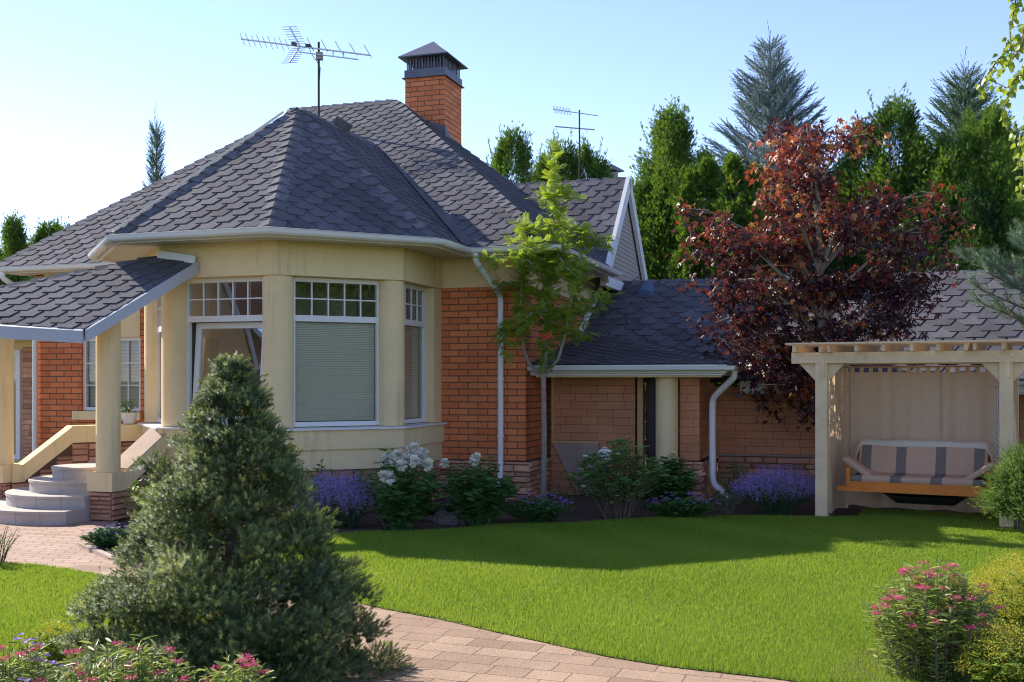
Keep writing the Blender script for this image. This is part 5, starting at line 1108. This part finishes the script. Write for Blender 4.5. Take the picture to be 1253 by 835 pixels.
# ---- pine branches at the right edge
pb = thing('pine_tree', 'blue-green pine with long needles reaching in at the right edge above the pergola', 'tree', ground_at(1330, 12.2), world=False); b = MB(); b.tube([(0, 0, -.2), (0, 0, 2), (.05, 0, 4.6)], [.09, .075, .02], 10); limbs = []
pY = 12.2; px_ = lambda u, v, y=0: np.array([(u - 1330) * pY / F, y, (HOR - v) * pY / F + EYE]); PT_ = needle_twig(60, .55, 62, .012, 5); tp, td = [], []
for (u, v, y, l) in ((1250, 285, 0, 1), (1236, 300, -.2, 1), (1222, 318, .1, 1), (1203, 318, 0, 1), (1192, 312, .2, 1), (1215, 340, -.1, 1), (1205, 352, .15, 1), (1230, 355, -.3, 1), (1243, 330, .2, 1), (1225, 380, 0, 1), (1246, 375, -.2, 1), (1252, 395, 0, 1), (1212, 370, .2, 1), (1238, 315, .3, 1), (1252, 345, -.3, 1), (1200, 335, -.15, 1), (1260, 300, .2, 1), (1270, 330, 0, 1), (1275, 370, .1, 1), (1300, 280, .2, 1), (1300, 250, 0, 1), (1290, 220, 0, 1), (1340, 230, .3, 1), (1370, 300, 0, 1), (1400, 340, .3, 1), (1380, 250, -.3, 1), (1350, 180, .2, 1), (1310, 190, -.3, 1), (1330, 140, 0, 1), (1420, 290, -.2, 1), (1300, 320, .9, 1), (1360, 330, .9, 1), (1340, 290, -.9, 1), (1345, 110, .1, 1), (1320, 230, .7, 1)):
    e = px_(u, v, y); s0_ = np.array([0, 0, max(1.0, e[2] - .45)]); mid = s0_ * .45 + e * .55 + np.array([0, 0, -.05]); limbs.append(([s0_, mid, e], [.022, .014, .007]))
    dd_ = unit((e - mid)[None])[0]
    for k_ in range(9):
        f = k_ / 9; tp.append(mid + (e - mid) * (.25 + .75 * f) + g.normal(size=3) * .03); td.append(dd_ + g.normal(size=3) * .45 + np.array([0, 0, .35]))
    for k_ in range(3): tp.append(e); td.append(dd_ + g.normal(size=3) * .3 + np.array([0, 0, .5]))
for p, r in limbs: b.tube(p, r, 6)
b.build('trunk', M['bark'], pb, smooth=True); n = len(tp); np_obj('crown', [scatter(*PT_, np.array(tp), np.array(td), g.normal(size=(n, 3)), g.uniform(.14, .21, n), g.uniform(0, 1, n))], M['pine'], pb)
# ---- dwarf spruce in the foreground
SH = [needle_twig(34, .52, 84, .050, 20 + i) for i in range(4)]
dsY = 6.0; dsb = ground_at(283, dsY); dsb.z = 0; dt = thing('dwarf_spruce', 'dense cone-shaped dwarf spruce in the foreground left of the path', 'spruce', dsb, world=False)
b = MB(); b.tube([(0, 0, -.05), (.01, 0, .9), (0, 0, 1.75)], [.06, .04, .01], 10); b.build('trunk', M['bark'], dt, smooth=True)
g = np.random.default_rng(77); Hh = 1.75
def prof(f):                                           # radius of the crown against height fraction
    return np.interp(f, [0, .06, .16, .30, .45, .60, .70, .80, .90, .97, 1.0], [.70, .80, .77, .66, .52, .41, .33, .25, .17, .10, .04])
nb_ = 290; ff = np.linspace(0.0, 1, nb_) ** 1.25; an = np.arange(nb_) * 2.39996 + g.normal(size=nb_) * .35; pos, d, sc, tint = [], [], [], []
for f, a in zip(ff, an):                                # cushions of shoots at the ends of the boughs
    f = min(1, max(0, f + g.normal() * .02)); r_ = prof(f) * (1 + .13 * math.sin(a * 3 + f * 14) + .09 * math.sin(a * 5 - f * 23)) * g.uniform(.74, 1.14); z = f * Hh
    bd = unit(np.array([[math.cos(a), math.sin(a), .35 + .5 * f]]))[0]; cs = (.068 + .078 * (1 - f)) * g.uniform(.65, 1.25); tip = np.array([math.cos(a) * (r_ - cs * .7), math.sin(a) * (r_ - cs * .7), z]); tn = g.uniform(.0, .30)
    k_ = int(3900 * cs * cs * 1.9 + 14); o_ = unit(g.normal(size=(k_, 3))); o_[:, 2] = np.where(o_[:, 2] < -.25, -o_[:, 2], o_[:, 2]); o_ = unit(o_ + bd * .35); lump_ = 1 + .30 * np.sin(o_[:, 0] * 7 + f * 40) * np.sin(o_[:, 1] * 8 + a * 9)
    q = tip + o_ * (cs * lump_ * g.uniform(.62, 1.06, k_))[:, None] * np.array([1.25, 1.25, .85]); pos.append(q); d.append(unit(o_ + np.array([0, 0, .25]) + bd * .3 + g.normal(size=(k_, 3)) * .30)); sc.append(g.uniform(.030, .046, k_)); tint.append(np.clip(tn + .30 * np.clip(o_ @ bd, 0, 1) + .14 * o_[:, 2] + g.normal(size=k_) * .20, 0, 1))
    m_ = int(16 * (1 - f) + 4); s = g.uniform(.25, .92, (m_, 1)); pos.append(np.array([0, 0, z]) * (1 - s) + tip * s + g.normal(size=(m_, 3)) * .05); d.append(unit(bd + g.normal(size=(m_, 3)) * .6)); sc.append(g.uniform(.035, .05, m_)); tint.append(g.uniform(.0, .3, m_))
for k_ in range(60): pos.append(np.array([[g.normal() * .025, g.normal() * .025, Hh * g.uniform(.95, 1.0)]])); d.append(unit(np.array([[g.normal() * .5, g.normal() * .5, 1]]))); sc.append(np.array([.055])); tint.append(np.array([.8]))
pos, d, sc, tint = np.concatenate(pos), np.concatenate(d), np.concatenate(sc), np.concatenate(tint); pick = g.integers(0, 4, len(pos))
np_obj('crown', [scatter(*SH[k_], pos[pick == k_], d[pick == k_], g.normal(size=(int((pick == k_).sum()), 3)), sc[pick == k_], tint[pick == k_]) for k_ in range(4)], M['dwarf'], dt)
# ---- bright yew bush at the right edge
def cushion(name, label, cat, base, rx_, rz_, m, seed, nc, per, ln, tpl=None, stem='bark'):
    tpl = tpl or [needle_twig(30, .24, 64, .034, 60 + i) for i in range(3)]; t = thing(name, label, cat, base, world=False); g = np.random.default_rng(seed); b = MB()
    for i in range(5): a = 6.28 * i / 5; b.tube([(0, 0, -.03), (math.cos(a) * rx_ * .3, math.sin(a) * rx_ * .3, rz_ * .8), (math.cos(a) * rx_ * .55, math.sin(a) * rx_ * .55, rz_ * 1.3)], [.014, .01, .005], 6)
    b.build('stems', M[stem], t, smooth=True)
    v = unit(g.normal(size=(nc, 3))); v[:, 2] = np.abs(v[:, 2]) * 1.15 - .12; c = v * np.array([rx_, rx_, rz_]) * g.uniform(.72, 1.06, (nc, 1)) * (1 + .15 * lump(np.arctan2(v[:, 1], v[:, 0]), v[:, 2] * 3, seed))[:, None] + np.array([0, 0, rz_ * .75])
    pos = np.repeat(c, per, 0) + g.normal(size=(nc * per, 3)) * rx_ * .13; d = unit(np.repeat(v, per, 0) + g.normal(size=pos.shape) * .5 + np.array([0, 0, .3])); tint = np.clip(np.repeat(g.uniform(.2, .8, nc), per) + g.normal(size=len(pos)) * .15, 0, 1)
    pick = g.integers(0, len(tpl), len(pos)); np_obj('foliage', [scatter(*tpl[k_], pos[pick == k_], d[pick == k_], g.normal(size=(int((pick == k_).sum()), 3)), ln * g.uniform(.7, 1.1, int((pick == k_).sum())), tint[pick == k_]) for k_ in range(len(tpl))], M[m], t); return t
M['yew'] = leaf('yew', (0.07, 0.15, 0.025), (0.20, 0.30, 0.05), (0.3, 0.42, 0.04), 0.22, 0.5, 0.3)
cushion('spruce_bush', 'bright green needled bush at the right edge beside the pergola', 'bush', ground_at(1262, 11.3), .38, .50, 'yew', 51, 130, 40, .10)
# ---- leafy shrubs
def shrub(name, label, cat, base, rx_, h, m, seed, n_stem, per, ln, tpl=LEAF, whorl=False, lean=.5, flower=None, group=None, stem_m='bark', droop=0.0, ry=None, low=.25, stem_r=.006, spread=.25, trange=(0, 1), fname='flower', leaf_s=.12):
    """stems fanning from the base, leaves along them; flower = (material, count, size, kind)"""
    t = thing(name, label, cat, base, group, world=False); g = np.random.default_rng(seed); ry = ry or rx_; b = MB(); P_, D_, T_ = [], [], []; tops = []
    for i in range(n_stem):
        a = g.uniform(0, 6.283); q = math.sqrt(g.uniform(0, 1)); hh = h * (1 - .45 * q * q) * g.uniform(.78, 1.06); e = np.array([math.cos(a) * rx_ * q, math.sin(a) * ry * q, hh]); s0_ = np.array([e[0] * spread + g.normal() * .02, e[1] * spread + g.normal() * .02, -.03]); mid = s0_ * .5 + e * .5 + np.array([-e[0], -e[1], 0]) * .12 * lean + np.array([0, 0, .06 * h])
        b.tube([s0_, mid, e], [stem_r, stem_r * .8, stem_r * .35], 5, False); tops.append(e); tn = g.uniform(*trange)
        for k_ in range(per):
            s = low + (1 - low) * (k_ + g.uniform()) / per; p = s0_ * (1 - s) ** 2 + 2 * mid * s * (1 - s) + e * s * s
            aa = g.uniform(0, 6.283); dd_ = np.array([math.cos(aa), math.sin(aa), g.uniform(.0, .6) - droop]); P_.append(p); D_.append(dd_); T_.append(tn + g.normal() * leaf_s)
        if whorl:
            for k_ in range(9): aa = 6.283 * k_ / 9 + g.normal() * .15; P_.append(e); D_.append((math.cos(aa), math.sin(aa), g.uniform(-.1, .5))); T_.append(tn + .25)
    b.build('stems', M[stem_m], t)
    P_, D_ = np.array(P_), np.array(D_); n = len(P_); np_obj('leaves', [scatter(*tpl, P_, D_, np.array([0, 0, 1.0]) + g.normal(size=(n, 3)) * .35, ln * g.uniform(.65, 1.15, n), np.clip(T_, 0, 1))], M[m], t)
    return t, np.array(tops), g
def petals(n_pet, size, g, c, up=(0, 0, 1), cup=.5, layers=1):
    ch = []; up = np.array(up, float)
    for l in range(layers):
        a = np.arange(n_pet) * 6.283 / n_pet + l * .5; e = cup + l * .45; d = np.stack([np.cos(a), np.sin(a), np.full(n_pet, e)], 1); sz = size * (1 - .18 * l)
        tv = np.array([(0, 0, 0), (.4, .36, .06), (.85, .32, .16), (1, 0, .22), (.85, -.32, .16), (.4, -.36, .06)]); tf = np.array([(0, 3, 2, 1), (0, 5, 4, 3)])
        ch.append(scatter(tv, tf, np.repeat(np.array([c]), n_pet, 0), d, np.repeat(np.array([[0, 0, 1.0]]), n_pet, 0) - d * .2, sz * g.uniform(.85, 1.1, n_pet), g.uniform(0, 1, n_pet)))
    return ch
def peony(label, base, rx_, h, blooms, seed, n_stem=26, bloom_r=.080):
    t, tops, g = shrub('peony_bush', label, 'peony', base, rx_, h, 'peony', seed, n_stem + 34, 24, .135, LEAF, flower=None, group='white peonies in the bed', stem_m='peony', droop=.2, low=.15)
    for (x, y, z) in blooms:
        dd_ = unit(g.normal(size=(70, 3)) + np.array([0, -.25, .35])); PT2 = (np.array([(0, 0, 0), (.45, .38, .10), (.9, .36, -.02), (1, 0, -.10), (.9, -.36, -.02), (.45, -.38, .10)]), np.array([(0, 3, 2, 1), (0, 5, 4, 3)]))
        np_obj('bloom', [scatter(*PT2, np.array([[x, y, z]]) + dd_ * .012, dd_, np.array([[0, 0, 1.0]]) + g.normal(size=(70, 3)) * .3, bloom_r * g.uniform(.55, .95, 70), g.uniform(0, 1, 70))], M['whiteflower'], t)
        s = MB(); s.tube([(x * .4, y * .4, h * .5), (x, y, z)], .005, 5); s.build('flower_stalk', M['peony'], t)
    return t
pY1 = 12.1; pb1 = ground_at(488, pY1); pp = lambda u, v, base, Y, y=-.2: ((u - 626.5) * (Y + y) / F - base.x, y, EYE + (HOR - v) * (Y + y) / F + .03)
peony('tall white peony bush full of blooms right of the catmint', pb1, .50, .90, [pp(497, 566, pb1, pY1), pp(487, 560, pb1, pY1, -.18), pp(512, 562, pb1, pY1, 0), pp(505, 552, pb1, pY1, .05), pp(478, 588, pb1, pY1, -.3), pp(470, 586, pb1, pY1, -.28), pp(492, 574, pb1, pY1, -.25), pp(516, 558, pb1, pY1, .1), pp(482, 565, pb1, pY1, 0), pp(473, 566, pb1, pY1, .1), pp(508, 568, pb1, pY1, -.3), pp(524, 572, pb1, pY1, -.25)], 61)
pY2 = 12.55; pb2 = ground_at(586, pY2)
peony('dark leafy peony bush with one open white bloom on top', pb2, .46, .80, [pp(583, 563, pb2, pY2), pp(580, 568, pb2, pY2, -.14), pp(544, 570, pb2, pY2, -.05)], 62, bloom_r=.062)
pY3 = 14.0; pb3 = ground_at(822, pY3); peony('dark leafy peony without blooms in front of the porch column', pb3, .34, .72, [], 63, 20)
rY_ = 13.1; rbs = ground_at(757, rY_)
t, tops, g = shrub('rhododendron', 'leggy rhododendron with glossy whorled leaves and a few white blooms', 'rhododendron', rbs, .58, .95, 'rhodo', 64, 74, 16, .125, SLIM, whorl=True, ry=.4, low=.40, stem_r=.008)
for (u, v) in ((716, 563), (714, 600), (740, 553), (756, 560)): np_obj('bloom', petals(7, .045, g, pp(u, v, rbs, rY_, -.2), cup=.3, layers=3), M['whiteflower'], t)
# catmint / lavender mounds
def catmint(label, base, rx_, ry, h, seed, n=420, group='catmint clumps'):
    t, tops, g = shrub('catmint', label, 'catmint', base, rx_, h * .80, 'catmintleaf', seed, 150, 12, .05, LEAF, ry=ry, low=.05, stem_r=.003, stem_m='catmintleaf', lean=.2)
    a = g.uniform(0, 6.283, n); q = np.sqrt(g.uniform(0, 1, n)); e = np.stack([np.cos(a) * rx_ * q * 1.05, np.sin(a) * ry * q * 1.05, h * (1 - .38 * q * q) * g.uniform(.72, 1.06, n)], 1); ax = unit(np.stack([np.cos(a) * q * .5, np.sin(a) * q * .5, np.ones(n)], 1) + g.normal(size=(n, 3)) * .12)
    pos, d, tn = [], [], []
    for k_ in range(11):
        s = k_ / 11 * .16; pos.append(e - ax * s + g.normal(size=e.shape) * .005); d.append(g.normal(size=e.shape) + ax * .5); tn.append(g.uniform(0, 1, n))
    pos, d, tn = np.concatenate(pos), np.concatenate(d), np.concatenate(tn)
    fo = np_obj('flower_spikes', [scatter(*DIAM, pos, d, g.normal(size=pos.shape), g.uniform(.014, .026, len(pos)), tn)], M['lavender'], t); fo['kind'] = 'stuff'; return t
catmint('purple catmint clump between the foreground spruce and the tall peony', ground_at(415, 12.35), .60, .40, .64, 71, 860); catmint('purple catmint clump left of the pergola post', ground_at(950, 13.55), .56, .36, .62, 72, 820)
# low violet-flowered mounds
def geranium(label, base, rx_, ry, h, seed, nf=46, name='geranium', fm='violet', fs=.026, group='violet geranium mounds'):
    t, tops, g = shrub(name, label, 'geranium', base, rx_, h, 'peony' if fm == 'violet' else 'shrub', seed, 190, 12, .06, LEAF, ry=ry, low=.2, stem_r=.002, stem_m='peony', lean=.1)
    for i in range(nf):
        a = g.uniform(0, 6.283); q = math.sqrt(g.uniform(0, 1)); c = (math.cos(a) * rx_ * q, math.sin(a) * ry * q - .04, h * (1 - .35 * q * q) * g.uniform(.85, 1.15) + .02)
        np_obj('flower', petals(5, fs * g.uniform(.8, 1.1), g, c, cup=.3), M[fm], t)
    return t
geranium('violet geranium mound in front of the rowan trunk', ground_at(655, 12.75), .48, .26, .30, 81, 72); geranium('violet geranium mound below the porch column', ground_at(832, 13.1), .50, .25, .26, 82, 64)
geranium('low violet-flowered mound beside the steps pedestal', ground_at(137, 10.95), .30, .30, .17, 83, 60, fs=.018); geranium('small violet geranium patch at the foot of the left peony', ground_at(540, 12.9), .3, .2, .2, 84, 10)
shrub('garden_shrub', 'bright green shrub between annex downpipe and catmint', 'shrub', ground_at(901, 14.6), .27, .72, 'shrub', 91, 26, 16, .06, LEAF)
shrub('garden_shrub', 'dark low shrub at the foot of the annex downpipe', 'shrub', ground_at(886, 13.5), .30, .36, 'peony', 92, 40, 10, .045, LEAF)
shrub('garden_shrub', 'fine-leaved dark shrub behind the geraniums at the rowan', 'shrub', ground_at(690, 13.6), .30, .44, 'peony', 93, 30, 16, .04, SLIM)
shrub('garden_shrub', 'light green shrub against the side of the steps behind the spruce', 'shrub', ground_at(184, 12.35), .34, .62, 'shrub', 94, 30, 16, .07, LEAF)
for i, (u, Y, h, lab) in enumerate(((432, 13.0, .80, 'upright green stems behind the catmint left of the peony'), (396, 12.9, .74, 'upright green stems behind the left end of the catmint'), (372, 12.7, .68, 'short green stems beside the foreground spruce tip of the bed'))):
    shrub('perennial', lab, 'plant', ground_at(u, Y), .20, h, 'shrub', 100 + i, 12, 16, .085, LEAF, lean=.0, group='green stems behind the catmint')
shrub('perennial', 'slim flowering stem with pale tips beside the right pergola post', 'plant', ground_at(1243, 11.9), .16, .95, 'shrub', 104, 9, 16, .06, LEAF)
shrub('spiraea_bush', 'reddish twiggy shrub cut by the left picture edge', 'spiraea', ground_at(-4, 9.75), .24, .42, 'spiraea', 105, 34, 12, .045, SLIM)
# pink spiraea, lime lady's mantle, violet phlox in the foreground
def spiraea(label, base, rx_, ry, h, seed, n_stem, nf, ln=.068):
    t, tops, g = shrub('spiraea_bush', label, 'spiraea', base, rx_, h, 'spiraea', seed, n_stem, 30, ln, SLIM, ry=ry, low=.08, spread=.72, stem_r=.0028, lean=.3, group='pink spiraeas')
    red = leaf
    idx = np.argsort(tops[:, 1] - tops[:, 2] * .6)[:int(n_stem * .75)]; idx = g.permutation(idx)[:nf]
    for i in idx:
        c = tops[i]; k_ = 46; o_ = np.stack([np.clip(g.normal(size=k_), -1.2, 1.2) * .018, np.clip(g.normal(size=k_), -1.2, 1.2) * .018, g.normal(size=k_) * .004 + .006], 1)
        np_obj('flower_cluster', [scatter(*DIAM, c + o_, g.normal(size=(k_, 3)) + np.array([0, 0, .5]), g.normal(size=(k_, 3)), g.uniform(.008, .015, k_), g.uniform(0, 1, k_))], M['pink'], t)
    return t
spiraea('pink-flowered spiraea bush at the right edge of the lawn', ground_at(1143, 6.15) , .38, .36, .64, 111, 230, 60)
spiraea('pink spiraea at the foot of the dwarf spruce, nearest the viewer', ground_at(150, 4.85), .40, .28, .52, 112, 120, 26); spiraea('pink spiraea spreading below the left lawn', ground_at(20, 4.95), .34, .28, .46, 113, 90, 16); spiraea('small pink spiraea tuft between spruce and path', ground_at(285, 4.75), .22, .22, .46, 114, 60, 10)
def mantle(label, base, rx_, ry, h, seed, n=900, leaves=60):
    t, tops, g = shrub('ladys_mantle', label, 'flowering plant', base, rx_, h * .8, 'limeleaf', seed, leaves, 6, .10, LEAF, ry=ry, low=.3, stem_r=.003, stem_m='limeleaf', group='lime flowering clumps')
    a = g.uniform(0, 6.283, n); q = np.sqrt(g.uniform(0, 1, n)); c = np.stack([np.cos(a) * rx_ * q, np.sin(a) * ry * q, h * (1 - .5 * q * q) * g.uniform(.62, 1.06, n)], 1); k_ = 16; pos = np.repeat(c, k_, 0) + g.normal(size=(n * k_, 3)) * np.array([.022, .022, .016]); 
    fo = np_obj('flower_sprays', [scatter(*DIAM, pos, g.normal(size=pos.shape), g.normal(size=pos.shape), g.uniform(.008, .016, len(pos)), np.clip(np.repeat(g.uniform(0, 1, n), k_) + g.normal(size=len(pos)) * .2, 0, 1))], M['lime'], t); fo['kind'] = 'stuff'; return t
mantle('tall lime-yellow flowering clump right of the pink spiraea', ground_at(1252, 6.75),   .42, .40, .58, 121, 1150, 90); mantle('lower lime-yellow clump with broad leaves in the right corner', ground_at(1232, 5.75), .26, .24, .38, 122, 320, 70)
mantle('small lime-yellow clump beside the left lawn', ground_at(66, 6.1), .13, .13, .34, 123, 110, 16)
t, tops, g = shrub('phlox', 'violet phlox stems in the lower left corner', 'flowering plant', ground_at(18, 4.9), .24, .56, 'shrub', 131, 26, 12, .06, SLIM, ry=.2, low=.3, stem_r=.003)
for e in tops[:22]:
    for k_ in range(3): np_obj('flower', petals(5, .020, g, tuple(e + g.normal(size=3) * .02), cup=.2), M['violet'], t)
# ---- grass
g = np.random.default_rng(5)
def blades(poly, n, name):
    P2 = np.array([tuple(p)[:2] for p in poly]); lo, hi = P2.min(0), P2.max(0); Y = lo[1] + (hi[1] - lo[1]) * g.uniform(0, 1, n) ; X = lo[0] + (hi[0] - lo[0]) * g.uniform(0, 1, n)
    keep = (g.uniform(0, 1, n) < np.clip((6.0 / Y) ** 1.15, .3, 1)) & (np.abs(X) < Y * .66 + 1.0) & inpoly(X, Y, poly); X, Y = X[keep], Y[keep]; n = len(X)
    p = np.stack([X, Y, np.zeros(n)], 1); a = g.uniform(0, 6.283, n); h = g.uniform(.016, .040, n) * (1 + .15 * np.sin(X * 3.1 + Y * 1.7)); w = .0022 + .0008 * np.clip(Y - 6, 0, 8); l = g.uniform(.1, .75, n) * h; b_ = g.uniform(0, 6.283, n)
    s = np.stack([np.cos(a) * w, np.sin(a) * w, np.zeros(n)], 1); tip = p + np.stack([np.cos(b_) * l, np.sin(b_) * l, h], 1); V = np.stack([p - s, p + s, tip], 1).reshape(-1, 3)
    patch = .46 + .34 * np.sin(X * 1.3 + .8 * np.sin(Y * 1.1)) * np.sin(Y * 1.9 + X * .4) + .12 * np.sin(X * 5.3 + Y * 2.2) + .15 * np.sin((X * .83 + Y * .55) * 5.2); tint = np.clip(patch * .72 + g.normal(size=n) * .19 + (g.uniform(0, 1, n) < .04) * .7, 0, 1)
    o = np_obj(name, [(V, np.arange(n * 3).reshape(-1, 3), np.repeat(tint, 3))], M['grass']); o['kind'] = 'stuff'; return n
nA = blades(lawn, 2300000, 'lawn_grass'); nB = blades(lawn_l, 700000, 'lawn_grass'); print('blades', nA, nB)

b = MB(); g = np.random.default_rng(9); P_ = []; D_ = []
for i in range(60): a = g.uniform(0, 6.28); e = (math.cos(a) * .12 * g.uniform(), math.sin(a) * .12 * g.uniform(), .16 + g.uniform(0, .17)); P_.append(e); D_.append((math.cos(a), math.sin(a), g.uniform(-.2, .8)))
np_obj('leaves', [scatter(*LEAF, np.array(P_), np.array(D_), np.array([0, 0, 1.0]) + g.normal(size=(60, 3)) * .3, g.uniform(.05, .09, 60), g.uniform(0, 1, 60))], M['shrub'], POT)
for i in range(5): b.tube([(0, 0, .14), (.05 * math.cos(i * 1.3), .05 * math.sin(i * 1.3), .28)], .004, 5)
b.build('stems', M['shrub'], POT)
